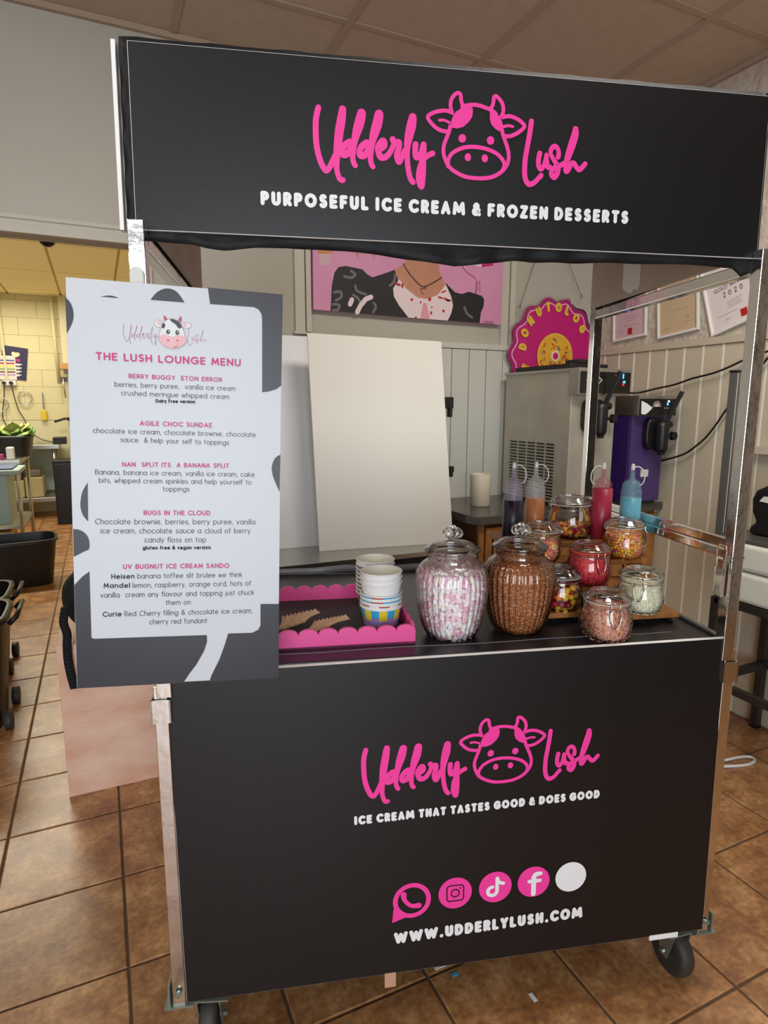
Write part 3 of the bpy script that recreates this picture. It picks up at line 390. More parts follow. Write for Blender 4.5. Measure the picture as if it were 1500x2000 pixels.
# floor: grout bed with single tiles
floor = tag(MB().box((XL, YF, -.06), (XR, KY+.1, -.004)).build('floor', M['grout']), kind='structure', label='terracotta coloured tiled floor with dark grout')
TS, GX, GY = .3373, -.0217, 1.4871
tile_me = None; far = MB(); near = MB(); gap = .0034
def tile_box(mb, x0, y0, x1, y1):
    mb.box((x0, y0, -.004), (x1, y1, 0))
for i in range(-7, 8):
    for j in range(-13, 24):
        x0, y0 = GX+i*TS+gap, GY+j*TS+gap; x1, y1 = x0+TS-2*gap, y0+TS-2*gap
        if x1 < XL or x0 > XR or y1 < YF or y0 > KY: continue
        full = x0 >= XL and x1 <= XR
        cx, cy = (x0+x1)/2, (y0+y1)/2
        q = Vector((cx, cy, 0))-Vector((0, 0, CZ)); dd = q.dot(CF)
        seen = False
        if dd > .3:
            px, py = 750+FPX*q.dot(CR)/dd, 1000-FPX*q.dot(CU)/dd
            seen = -220 < px < 1720 and py < 2330
        if seen and full and y0 < 7.6 and not (y0 > 2.9 and x0 > .3) and (y1 < YB or x1 < .25):
            if tile_me is None:
                t = MB()
                t.box((0, 0, -.004), (TS-2*gap, TS-2*gap, 0)); o = t.build('tile', M['tile'], floor, bevel=0); 
                # bevelled top edge in the mesh itself
                me = o.data; me.clear_geometry(); b = .003; s = TS-2*gap; h = s/2
                vs = [(-h, -h, 0), (h, -h, 0), (h, h, 0), (-h, h, 0), (-h, -h, .003), (h, -h, .003), (h, h, .003), (-h, h, .003), (-h+b, -h+b, .005), (h-b, -h+b, .005), (h-b, h-b, .005), (-h+b, h-b, .005)]
                fs = [(8, 9, 10, 11)]+[(4+k, 4+(k+1) % 4, 8+(k+1) % 4, 8+k) for k in range(4)]+[(k, (k+1) % 4, 4+(k+1) % 4, 4+k) for k in range(4)]
                me.from_pydata(vs, [], fs); me.update(); tile_me = me
            else:
                o = bpy.data.objects.new('tile', tile_me); COL.objects.link(o); o.parent = floor
            o.location = Vector((cx, cy, -.005+random.uniform(0, .0005))) - floor.location
        else:
            tile_box(far, max(x0, XL), max(y0, YF), min(x1, XR), min(y1, KY))
o = far.build('tile_field', M['tile'], floor); tag(o, kind='stuff')
# walls
def struct(mb, name, m, label=None, bevel=0): return tag(mb.build(name, m, None, bevel), kind='structure', label=label)
XJ = .19
wall_back = struct(MB().box((XJ, YB, 0), (XR+.1, YB+.1, CEIL)).box((XL, YB, 2.038), (XJ, YB+.1, CEIL)), 'wall_back', M['plaster'], 'pale painted wall behind the stall with a wide opening at the left')
wall_right = struct(MB().box((XR, YF, 0), (XR+.1, YB, CEIL)), 'wall_right', M['plaster_rough'], 'rough plastered right wall above boarding')
struct(MB().box((XL-.1, YF, 0), (XL, KY+.1, CEIL)), 'wall_left', M['plaster'])
f = MB()
for a, b in (((XL, YF-.1, 0), (XR, YF, .35)), ((XL, YF-.1, 2.6), (XR, YF, CEIL)), ((XL, YF-.1, .35), (-2.05, YF, 2.6)), ((.15, YF-.1, .35), (XR, YF, 2.6))): f.box(a, b)
struct(f, 'wall_front', M['dark_front'])  # unseen wall, darkened and closed on the right to dim reflections on the panel
# lintel mouldings over the opening
t = MB().box((XL, YB-.02, 2.085), (XJ+.02, YB, 2.10)).box((XL, YB-.012, 2.057), (XJ+.02, YB, 2.085)).box((XL, YB-.032, 2.033), (XJ+.02, YB, 2.057))
struct(t, 'trim_1', M['trim'], 'stepped painted moulding above the opening')
struct(MB().box((XJ-.02, YB-.02, 0), (XJ+.05, YB+.11, 2.033)), 'trim_2', M['trim'])
# vertical strips on back wall
struct(MB().box((.842, YB-.012, 1.735), (.888, YB, CEIL)).box((.892, YB-.02, 1.735), (.915, YB, CEIL)).box((.835, YB-.014, 1.725), (.92, YB, 1.737)), 'trim_3', M['trim'], 'upright painted strip left of the painting')
struct(MB().box((1.955, YB-.012, 1.72), (2.0, YB, CEIL)).box((2.005, YB-.02, 1.72), (2.035, YB, CEIL)), 'trim_4', M['trim'], 'upright painted strip right of the painting')
# dado rails
struct(MB().box((.93, YB-.02, 1.695), (XR-.02, YB, 1.722)), 'trim_5', M['boards_pale'], 'pale dado rail on the back wall')
struct(MB().box((XR-.022, .2, 1.685), (XR, YB-.001, 1.718)), 'trim_6', M['boards_warm'], 'cream dado rail on the right wall')
# tongue and groove boards
for k in range(16):
    x0 = .93+k*.1045; x1 = min(x0+.1045, XR-.013)
    if x1-x0 < .02: continue
    MB().box((x0+.002, YB-.013, .01), (x1-.002, YB-.001, 1.694)).build('wall_board', M['boards_pale'], wall_back, bevel=.003)
y = YB-.014; k = 0
while y > .5:
    y0 = y-.1035
    MB().box((XR-.013, y0+.009, .01), (XR-.001, y-.003, 1.684)).build('wall_board', M['boards_warm'], wall_right, bevel=.003)
    MB().box((XR-.016, y0-.002, .01), (XR-.001, y0+.007, 1.684)).build('bead', M['bead'], wall_right)
    y = y0; k += 1
# ceiling with lay-in tiles
ceiling = struct(MB().box((XL, YF, CEIL+.012), (XR, YB, CEIL+.06)), 'ceiling', M['ceilbar'], 'brownish suspended ceiling of large square tiles')
xs = [XL, -1.43, -.83, -.23, .37, .969, 1.568, 2.182, XR]; ys = [YF]+[2.43-.6*k for k in range(8, -1, -1)]+[YB]
for i in range(len(xs)-1):
    for j in range(len(ys)-1):
        if ys[j+1]-ys[j] < .05: continue
        MB().box((xs[i]+.009, ys[j]+.009, CEIL+.001), (xs[i+1]-.009, ys[j+1]-.009, CEIL+.012)).build('ceiling_tile', M['ceil'], ceiling)
for xx in xs[1:-1]: MB().box((xx-.012, YF, CEIL-.006), (xx+.012, YB, CEIL+.002)).build('grid_bar', M['ceilbar'], ceiling)
for yy in ys[1:-1]: MB().box((XL, yy-.012, CEIL-.0055), (XR, yy+.012, CEIL+.002)).build('grid_bar', M['ceilbar'], ceiling)
struct(MB().box((XL, YB-.02, CEIL-.022), (XR, YB, CEIL)).box((XR-.02, YF, CEIL-.022), (XR, YB-.02, CEIL)), 'trim_7', M['ceilbar'], 'ceiling edge angle')
# kitchen beyond the opening
KC = 2.797
kc = struct(MB().box((XL, YB+.1, KC+.012), (1.0, KY+.2, KC+.06)), 'ceiling_kitchen', M['kceilbar'], 'yellowish suspended ceiling of the back kitchen')
kxs = [XL, -1.52, -.92, -.32, .28, 1.0]; kys = [YB+.1, 3.9, 5.12, 6.37, 7.68, 8.9, KY]
for i in range(len(kxs)-1):
    for j in range(len(kys)-1):
        MB().box((kxs[i]+.012, kys[j]+.012, KC), (kxs[i+1]-.012, kys[j+1]-.012, KC+.012)).build('ceiling_tile', M['kceil'], kc)
kw = struct(MB().box((XL, KY, 0), (1.0, KY+.1, KC)), 'wall_kitchen', M['kgap'], 'cream painted block wall of the back kitchen')
struct(MB().box((.95, YB+.1, 0), (1.05, KY, KC)), 'wall_kitchen_right', M['kbare'])
zz = 1.22; row = 0
while zz < KC-.02:
    xo = -1.5 - (.22 if row % 2 else 0)
    while xo < .9:
        MB().box((xo+.001, KY-.022, zz+.001), (xo+.439, KY, min(zz+.214, KC-.002))).build('block', M['kwall'], kw, bevel=.002)
        xo += .44
    zz += .215; row += 1
MB().box((XL, KY-.03, .0), (.94, KY-.001, 1.215)).build('splash_panel', M['kbare'], kw, bevel=.006)
struct(MB().box((-.36, KY-.16, 0), (.94, KY-.031, KC)), 'trim_8', M['kbare'], 'boxed wall return beside the pipe')

# ------------------------------------------------------------------ the stall
cart = thing('ice_cream_stall', K(.6, .36, 0), 'black fronted dessert stall on castors with chrome posts and a lettered header board', 'stall')
def cbox(u0, u1, v0, v1, z0, z1): return MB().box((u0, v0, z0), (u1, v1, z1), K)
FF, FH, FM = frame_fn(FRAMES['front']), frame_fn(FRAMES['head']), frame_fn(FRAMES['menu'])
WF, HF = FRAMES['front']['w'], FRAMES['front']['h']; WH, HH = FRAMES['head']['w'], FRAMES['head']['h']; WM, HM = FRAMES['menu']['w'], FRAMES['menu']['h']
# front panel: foam board with black film face
fp = MB(); fp.box((0, 0, -.012), (WF, HF+.004, -.0004), FF, mi=1); fp.box((.0005, .0005, -.0004), (WF-.0005, HF+.0036, 0), FF, mi=0)
front = tag(fp.build('front_panel', [M['black_film'], M['foam']], cart), 'matt black printed board with white cut edge')
def scale_pts(P, k=1e-4): return [tuple(c*k for c in t) for t in P]
def wr(name, recs, fr, bw, m, parent, heavy=False, h=.0006):
    mb = MB()
    for r in recs: write(mb, r, fr, h, bw, heavy)
    return mb.build(name, m, parent)
def logo(fr, parent, aff=None, wk=1, h=.0006):
    c, s_, tx, ty = aff or (1, 0, 0, 0); sc = math.hypot(c, s_)*wk
    T = lambda P: [tuple([c*t[0]-s_*t[1]+tx, s_*t[0]+c*t[1]+ty]+([t[2]*sc] if len(t) > 2 else [])) for t in scale_pts(P)]
    return T
T = logo(FH, None)
def build_logo(fr, T, parent):
    a = MB().strokes([smooth_path(T(p), 4) for p in SCRIPT], fr, .0008).build('script_lettering', M['pink'], parent)
    b = MB().strokes([smooth_path(T(p), 4) for p in COWL], fr, .0008)
    for P in COWP: b.add([fr(q[0], q[1], .0009) for q in T(P)], [tuple(range(len(P)))])
    b.build('cow_head_emblem', M['pink'], parent)
header = MB(); header.box((0, 0, -.006), (WH, HH, -.0006), FH, mi=1); header.box((.0008, .0008, -.0006), (WH-.0008, HH-.0008, 0), FH, mi=0)
header = tag(header.build('header_panel', [M['black_film'], M['foam']], cart), 'black printed header board with thin pale edge')
build_logo(FH, logo(None, None), header); build_logo(FF, logo(None, None, (LOGOF[0], LOGOF[1], LOGOF[2], LOGOF[3]-.0135)), front)
wr('lettering', THEAD, FH, .29, M['white_ink'], header, True); wr('lettering', TFRONT, FF, .30, M['white_ink'], front, True)
# social icons
def ring(cx, cy, r, w, n=40): return [[(cx+r*math.cos(2*PI*k/n), cy+r*math.sin(2*PI*k/n), w) for k in range(n+1)]]
def disc(mb, cx, cy, r, h, mi=0, n=36): mb.add([FF(cx+r*math.cos(2*PI*k/n), cy+r*math.sin(2*PI*k/n), h) for k in range(n)], [tuple(range(n))], mi)
for k, (cx, cy, r) in enumerate(ICON):
    b = MB(); mats = [M['pink'], M['white_ink'], M['black_film']]
    if k == 0:
        b.strokes(ring(cx, cy, r*.84, r*.24), FF, .0008)
        b.add([FF(cx-r*.93, cy-r*.35, .0009), FF(cx-r*1.0, cy-r*1.12, .0009), FF(cx-r*.25, cy-r*.88, .0009), FF(cx-r*.55, cy-r*.5, .0009)], [(0, 1, 2, 3)])
        b.strokes([smooth_path([(cx-r*.42, cy+r*.38, r*.30), (cx-r*.36, cy+r*.05, r*.22), (cx-r*.05, cy-r*.28, r*.22), (cx+r*.34, cy-r*.32, r*.30)], 5)], FF, .0009)
    elif k == 1:
        disc(b, cx, cy, r, .0008); q = r*.5
        sq = [(cx-q+q*.3, cy-q), (cx+q-q*.3, cy-q)]+[(cx+q*.7+q*.3*math.cos(a), cy-q*.7+q*.3*math.sin(a)) for a in (-.8, 0)]+[(cx+q, cy+q*.7), (cx+q*.7+q*.2, cy+q*.9), (cx+q*.7, cy+q), (cx-q*.7, cy+q), (cx-q*.9, cy+q*.9), (cx-q, cy+q*.7), (cx-q, cy-q*.7), (cx-q*.9, cy-q*.9), (cx-q*.7, cy-q)]
        b.strokes([[(a_, b_, r*.07) for a_, b_ in sq]], FF, .0012, 2); b.strokes(ring(cx, cy, r*.24, r*.07, 24), FF, .0012, 2)
        disc(b, cx+r*.3, cy+r*.3, r*.05, .0012, 2, 10)
    elif k == 2:
        disc(b, cx, cy, r, .0008); wd = r*.22
        b.strokes([[(cx+r*.1, cy+r*.58, wd), (cx+r*.1, cy-r*.22, wd)], [(p_[0], p_[1], wd) for p_ in arc(cx-r*.18, cy-r*.24, r*.28, r*.28, 0, -270, 16)], smooth_path([(cx+r*.1, cy+r*.58, wd), (cx+r*.2, cy+r*.32, wd), (cx+r*.48, cy+r*.2, wd)], 4)], FF, .0012, 1)
    elif k == 3:
        disc(b, cx, cy, r, .0008); wd = r*.3
        b.strokes([[(cx+r*.0, cy-r*.8, wd), (cx+r*.0, cy+r*.25, wd)]+[(p_[0], p_[1], wd) for p_ in arc(cx+r*.24, cy+r*.25, r*.24, r*.26, 180, 95, 6)]+[(cx+r*.42, cy+r*.51, r*.24)], [(cx-r*.28, cy+r*.06, r*.24), (cx+r*.38, cy+r*.06, r*.24)]], FF, .0012, 1)
    else:
        disc(b, cx, cy, r, .0008, 1)
    b.build('round_icon', mats, front)
# tape scraps on the panel
MB().box((1.062, -.010, -.004), (1.135, .003, .0009), FF).build('tape_strip', M['foam'], front)
MB().box((.425, -.034, -.003), (.45, .002, .0008), FF).build('tape_strip', M['tape'], front)
# counter
tag(cbox(.004, 1.196, .024, .70, ZC-.02, ZC).build('counter_top', M['counter'], cart, bevel=.003), 'black covered worktop')
b = MB(); b.tube(smooth_path([K(u, .072+.003*math.sin(u*17), ZC+.0006) for u in [.01+.1*k for k in range(12)]]+[], 3), .0007, 6); b.build('cover_seam', M['greyline'], cart)
b = MB().grid(lambda s_, t_: K(.01+1.17*s_, .695+.004*math.sin(s_*40), ZC+.0+.022*t_+.003*math.sin(s_*23)), 60, 2); b.build('plastic_edging', M['greyline'], cart, solid=.003)
cbox(1.186, 1.199, .03, .70, ZC, ZC+.008).build('side_edging', M['alu'], cart, bevel=.002)
# inside boards and chrome frame
cbox(.01, 1.19, .668, .674, .17, .85).build('back_board', M['black_film'], cart)
cbox(.002, .008, .02, .66, .17, .85).build('side_board', M['black_film'], cart); cbox(1.192, 1.198, .02, .66, .17, .85).build('side_board', M['black_film'], cart)
P4 = [(-.007, .014, -1), (1.202, .014, 1), (-.007, .700, -1), (1.202, .700, 1)]
for u, v, s_ in P4:
    r = .014; hdr = 1.99 if v > .3 else 1.712
    cbox(u-r, u+r, v-r+.0, v+r, .84, hdr).build('upper_post', M['chrome'], cart, bevel=.0014)
    uu = u+s_*.007
    cbox(uu-.013, uu+.013, v-.013, v+.013, .14, .865).build('lower_post', M['chrome'], cart, bevel=.0014)
    q = MB(); a = .0185; sgn = s_
    for (x0, x1, y0, y1) in ((-a, a, -a, -a+.003), (-a, a, a-.003, a), (-a, -a+.003, -a, a), (a-.003, a, -a, a)):
        q.box((uu+x0, v+y0, .79), (uu+x1, v+y1, .838), K)
    q.build('post_socket', M['chrome'], cart)
    cbox(u-r-.001, u+r+.001, v-r-.001, v+r+.001, 1.074, 1.078).build('joint_ring', M['steel'], cart)
for z0, z1 in ((1.064, 1.088), (1.087, 1.113)):
    for u in (-.006, 1.209):
        cbox(u-.006, u+.006, .028, .686, z0, z1).build('side_rail', M['chrome'], cart, bevel=.004)
for u in (-.006, 1.202):
    cbox(u-.013, u+.013, .028, .686, 1.668, 1.695).build('top_side_rail', M['chrome'], cart, bevel=.003)
for z in (.16, .84):
    cbox(.006, 1.188, .014, .032, z-.012, z+.006).build('cross_rail', M['chrome'], cart, bevel=.002); cbox(.006, 1.188, .68, .70, z-.012, z+.006).build('cross_rail', M['chrome'], cart, bevel=.002)
cbox(.006, 1.188, .69, .71, 1.96, 1.985).build('cross_rail', M['chrome'], cart, bevel=.002)
# toggle latch on right front post
lat = MB(); lu = 1.184
lat.box((lu-.006, .012, .985), (lu+.001, .035, 1.06), K); lat.box((lu-.010, .008, 1.035), (lu-.004, .030, 1.07), K)
lat.tube([K(lu-.009, .008, 1.05), K(lu-.012, -.002, 1.09), K(lu-.009, .004, 1.102), K(lu-.009, .024, 1.102), K(lu-.012, .030, 1.09), K(lu-.009, .028, 1.05)], .0022, 6)
lat.build('toggle_latch', M['chrome'], cart, bevel=.001)
# header box: inner side boards, black cloth wrap, white corner strip
tag(cbox(1.180, 1.187, .05, .70, 1.70, 2.0).build('side_panel', M['board_in'], cart), 'brown-grey inner side board')
tag(cbox(.009, .015, .068, .70, 1.70, 2.0).build('side_panel', M['board_in'], cart), 'brown-grey inner side board')
a, b_, c_ = AU(1216, 540, 1.1795); a2, b2, c2 = AU(1250, 540, 1.1795)
pp = [(b_, 1.99), (b2, 1.99), (b2+.0, c2-.02), (b2+.012, c2-.035), (b2+.02, c2-.026), ((b_+b2)/2, c2-.036), (b_-.012, c2-.022), (b_-.004, c2-.012)]
MB().prism([(u_, z_) for u_, z_ in pp], lambda a_, b__, d: K(1.1795-d, a_, b__), 0, .0006).build('torn_sticker', M['paper'], cart)
hemx = [h_[0] for h_ in HEM]
def hem(a_):
    for i in range(len(HEM)-1):
        if HEM[i][0] <= a_ <= HEM[i+1][0]:
            t_ = (a_-HEM[i][0])/(HEM[i+1][0]-HEM[i][0]); return HEM[i][1]*(1-t_)+HEM[i+1][1]*t_
    return HEM[0][1] if a_ < HEM[0][0] else HEM[-1][1]
def cloth(s_, t_):
    A0 = -.0165+1.243*s_; lo = hem(A0)-.002; hi = HH+.011
    z_ = lo+(hi-lo)*t_
    f_ = max(0, 1-t_*6)
    d = -.012+.004*math.sin(A0*55+3*math.sin(A0*9))*f_+.006*math.sin(A0*14+t_*8)*f_
    if A0 < 0: d = -.010+.003*math.sin(t_*30)
    if A0 > 1.21: d = -.014
    return FH(A0, z_, d)
wrap = MB().grid(cloth, 120, 26)
tag(wrap.build('cloth_wrap', M['fabric'], cart, solid=.003), 'black cloth sagging below the header board')
top = MB().grid(lambda s_, t_: FH(-.016+1.24*s_, HH+.010+.002*math.sin(s_*60), -.012-.66*t_), 40, 6); top.build('cloth_top', M['fabric'], cart, solid=.003)
MB().grid(lambda s_, t_: FH(1.2265, .02+(HH-.01)*t_, -.014-.65*s_), 8, 4).build('cloth_side', M['fabric'], cart, solid=.003)
MB().grid(lambda s_, t_: FH(-.0175, .02+(HH-.01)*t_, -.03-.63*s_), 8, 4).build('cloth_side', M['fabric'], cart, solid=.003)
MB().box((-.0285, .0, -.024), (-.0215, HH+.003, -.006), FH).build('corner_strip', M['foam'], cart)
# castors
def castor(u, v, ang, zt=.138, R=.062):
    base = K(u, v, 0)
    c = MB(); rot = Matrix.Rotation(CA+ang, 3, 'Z')
    fr = lambda a_, b__, c__: base + rot @ Vector((a_, b__, c__))
    c.box((-.045, -.04, zt-.004), (.045, .04, zt), fr)
    for sx in (-1, 1):
        c.box((sx*.0245-.0015, -.03, zt-.02), (sx*.0245+.0015, .03, zt), fr)
        c.add([fr(sx*.0245+e, yy, zz_) for e in (-.0015, .0015) for yy, zz_ in ((-.03, zt-.02), (.03, zt-.02), (.012, R-.014), (-.012, R-.014))], [(0, 1, 2, 3), (7, 6, 5, 4), (0, 4, 5, 1), (1, 5, 6, 2), (2, 6, 7, 3), (3, 7, 4, 0)])
    c.tube([fr(-.034, 0, R), fr(.034, 0, R)], .006, 8)
    cs = c.build('castor', M['zinc'], cart)
    wv = MB(); prof = [(-.018, R*.5), (-.019, R*.8), (-.017, R*.92), (-.010, R*.985), (0, R), (.010, R*.985), (.017, R*.92), (.019, R*.8), (.018, R*.5)]
    n = 36; vs = [fr(p_[0], p_[1]*math.cos(2*PI*k/n), R+p_[1]*math.sin(2*PI*k/n)) for p_ in prof for k in range(n)]
    wv.add(vs, [(i*n+k, i*n+(k+1) % n, (i+1)*n+(k+1) % n, (i+1)*n+k) for i in range(len(prof)-1) for k in range(n)], 0, True)
    for s_, i in ((-1, 0), (1, len(prof)-1)): wv.add([vs[i*n+k] for k in range(n)], [tuple(range(n))])
    wv.build('wheel', M['rubber'], cs)
castor(1.165, .045, .12); castor(.045, .045, -.1); castor(.05, .66, .3); castor(1.15, .66, -.2)
for u, s_ in ((-.014, -1), (1.212, 1)):
    q = MB(); q.box((u-.03, -.004, .138), (u+.03, .05, .142), K); q.box((u-s_*-.02-.002, 0, .142), (u-s_*-.02+.002, .045, .19), K); q.tube([K(u, -.008, .175), K(u, -.001, .175)], .007, 8); q.build('corner_bracket', M['zinc'], cart)

# ------------------------------------------------------------------ menu board
menu = MB(); menu.box((0, 0, -.005), (WM, HM, 0), FM)
menu = tag(menu.build('menu_board', M['menu_white'], bevel=.0008), 'white printed menu board with dark cow-hide patches hung on the left post of the stall', 'menu board')
for i, P in enumerate(PATCH):
    pp_ = scale_pts(P)
    if 0 < i < 7: pp_ = smooth_path(pp_, 4)
    MB().add([FM(q[0], q[1], .0005) for q in pp_], [tuple(range(len(pp_)))]).build('hide_patch', M['menu_black'], menu)
G3 = {0: 'menu_grey', 1: 'menu_pink'}
def sel(col, bold): return [r for r in TMENU if r[7] == col and r[6] == bold]
wr('menu_heading', sel(1, 3), FM, .20, M['menu_pink'], menu, h=.0010); wr('menu_item_titles', sel(1, 2), FM, .185, M['menu_pink'], menu, h=.0010)
wr('menu_descriptions', sel(0, 0), FM, .105, M['menu_grey'], menu, h=.0010)
for r_ in sel(0, 3): wr('menu_bold_word', [r_], FM, .18, M['menu_bold'], menu, h=.0010); wr('menu_notes', sel(0, 2), FM, .21, M['menu_bold'], menu, h=.0010)
TM = logo(None, None, LOGOM, .22); MB().strokes([smooth_path(TM(p), 4) for p in SCRIPT], FM, .0010).build('script_lettering', M['script_pink'], menu)
cm = MB(); km = {'grey': 0, 'face': 1, 'pink': 2, 'horn': 3, 'dark': 4}
for i, (kk, P) in enumerate(MCOW): cm.add([FM(q[0], q[1], .0008+.00008*i) for q in scale_pts(P)], [tuple(range(len(P)))], km[kk])
cm.build('cow_face_print', [M['cow_grey'], M['cow_face'], M['cow_pink'], M['cow_horn'], M['cow_dark']], menu)
hk = MB(); u0, _, z0 = AV(268, 540, -.002)
hk.prism([(u0+.0115*math.cos(t_*PI/8), z0+.004+.0115*math.sin(t_*PI/8)) for t_ in range(9)]+[(u0-.0115, z0-.05), (u0+.0115, z0-.05)], lambda a_, b__, d: K(a_, d, b__), -.009, -.001)
tag(hk.build('adhesive_hook', M['white_pl'], bevel=.002), 'white plastic hook stuck on the left chrome post above the menu board', 'hook')

# ------------------------------------------------------------------ tray, spoons, paper cups
def scallop(L, h0, h1, per, th, fr):
    n = max(1, round(L/per)); per = L/n; P = [(0, 0)]
    for k in range(n):
        for t_ in range(9):
            an = PI-PI*t_/8; P.append((k*per+per/2+per/2*math.cos(an), h0+(h1-h0)*math.sin(an)))
    P.append((L, 0))
    return P
TU0, TU1, TV0, TV1 = .085, .508, .092, .428
tray = thing('serving_tray', K((TU0+TU1)/2, (TV0+TV1)/2, ZC), 'bright pink wooden tray with scalloped sides on the black counter', 'tray')
cbox(TU0, TU1, TV0, TV1, ZC, ZC+.005).build('tray_base', M['tray_in'], tray)
P = scallop(TU1-TU0, .030, .043, .042, 0, None)
for v in (TV0, TV1-.008): MB().prism(P, lambda a_, b__, d: K(TU0+a_, v+d, ZC+.0005+b__), 0, .008).build('scalloped_side', M['tray'], tray)
P = scallop(TV1-TV0-.016, .030, .043, .04, 0, None)
for u in (TU0, TU1-.008): MB().prism(P, lambda a_, b__, d: K(u+d, TV0+.008+a_, ZC+.0005+b__), 0, .008).build('scalloped_side', M['tray'], tray)
def spoon(c, ang, tilt, roll):
    L = .058; P = []
    for k in range(9): t_ = k/8; P.append((t_*L, .0034+.0052*max(0, abs(t_-.42)*1.8)**1.5))
    poly = [(a_, -b__) for a_, b__ in P]+[(a_, b__) for a_, b__ in P[::-1]]
    Rm = Matrix.Rotation(ang, 3, 'Z') @ Matrix.Rotation(-tilt, 3, 'Y') @ Matrix.Rotation(roll, 3, 'X')
    return MB().prism(poly, lambda a_, b__, d: c + Rm @ Vector((a_, b__, d)), 0, .0013)
for (u, v, a0, a1, n, lab) in ((.214, .196, .85, 1.35, 9, 'flat birch spoon in the middle of the left fan on the pink tray'), (.268, .160, .45, .95, 9, 'flat birch spoon in the middle of the right fan on the pink tray')):
    for k in range(n):
        t_ = k/(n-1)
        o = spoon(K(u+.050*t_, v+.012*t_, ZC+.009+.0016*k), CA+a1+(a0-a1)*t_, .16, .42).build('wooden_spoon', M['spoon'])
        side = lab.split(' fan')[0].split()[-1]
        lb = lab if 0 < k < n-1 else ('flat birch spoon at the left end of the %s fan on the pink tray' if k == 0 else 'flat birch spoon topmost at the right end of the %s fan') % side
        tag(o, lb, 'spoon', 'wooden spoons fanned on the pink tray')

def paper_cup(u, v, z, kind, label, group, R=.0475, H=.054):
    t = thing('paper_cup', K(u, v, z), label, 'cup', group); c = K(u, v, z); rb = R*.80
    n = 60; b = MB()
    rows = [(0, .0), (.25, 0), (.5, 0), (.62, 0), (.9, 0), (1.0, 0)]
    prof = [(rb+(R-rb)*f_, H*f_) for f_, _ in rows]
    vs = [c+Vector((r*math.cos(2*PI*k/n), r*math.sin(2*PI*k/n), z_)) for r, z_ in prof for k in range(n)]
    for i in range(5):
        for k in range(n):
            if kind == 'stripe': mi = 0 if i >= 5 else (1 if i < 3 else (2 if (k//4) % 2 else 3)); mi = mi if i != 2 else (1 if (k//4) % 2 else 3)
            elif kind == 'check': mi = (4 if (k//3+i) % 2 else 5)
            elif kind == 'red': mi = 0 if i < 4 or (k//5) % 2 else 6
            elif kind == 'blue': mi = 2 if i == 4 and (k//6) % 3 else (6 if i == 4 else 0)
            else: mi = 0
            b.f.append((i*n+k, i*n+(k+1) % n, (i+1)*n+(k+1) % n, (i+1)*n+k)); b.m.append(mi); b.sm.append(True)
    b.v = [tuple(p) for p in vs]; b.f.append(tuple(range(n))[::-1]); b.m.append(0); b.sm.append(False)
    b.build('cup_wall', [M['paper'], M['lilac'], M['cyan'], M['yellow'], M['navy'], M['tape'], M['red']], t)
    MB().lathe([(R-.0012, H), (rb, .006), (.001, .006)], c, n, smooth=True).build('cup_inside', M['paper_in'], t)
    MB().tube([c+Vector((R*math.cos(2*PI*k/40), R*math.sin(2*PI*k/40), H)) for k in range(40)], .0019, 6, closed=True).build('rolled_rim', M['paper'], t)
    return t
zt = ZC+.0055
cf = (.447, .192)
for k, (dz, kind) in enumerate(((0, 'stripe'), (.011, 'red'), (.021, 'blue'), (.031, 'blue'), (.056, 'plain'), (.069, 'plain'), (.081, 'plain'))):
    lb = ['lowest cup of the front stack, patterned with blue and yellow scallops over lilac', 'red dashed cup directly above the patterned lowest one in the front stack', 'third cup up in the front stack, pale blue band under the rim', 'fourth cup up in the front stack, below the plain white ones', 'lowest of the three plain white cups in the front stack', 'middle one of three plain white cups in the front stack', 'plain white paper cup topmost of the front stack on the pink tray'][k]
    paper_cup(cf[0], cf[1], zt+dz, kind, lb, 'front stack of paper ice cream cups')
cb = (.449, .302)
for k in range(9):
    lb = 'patterned paper cup in the middle of the rear stack, only its edge showing' if 0 < k < 8 else ('lowest check patterned cup of the rear stack' if k == 0 else 'topmost cup of the rear stack on the pink tray')
    paper_cup(cb[0], cb[1], zt+.0102*k, 'check' if k < 8 else 'plain', lb, 'rear stack of paper ice cream cups', R=.0470)

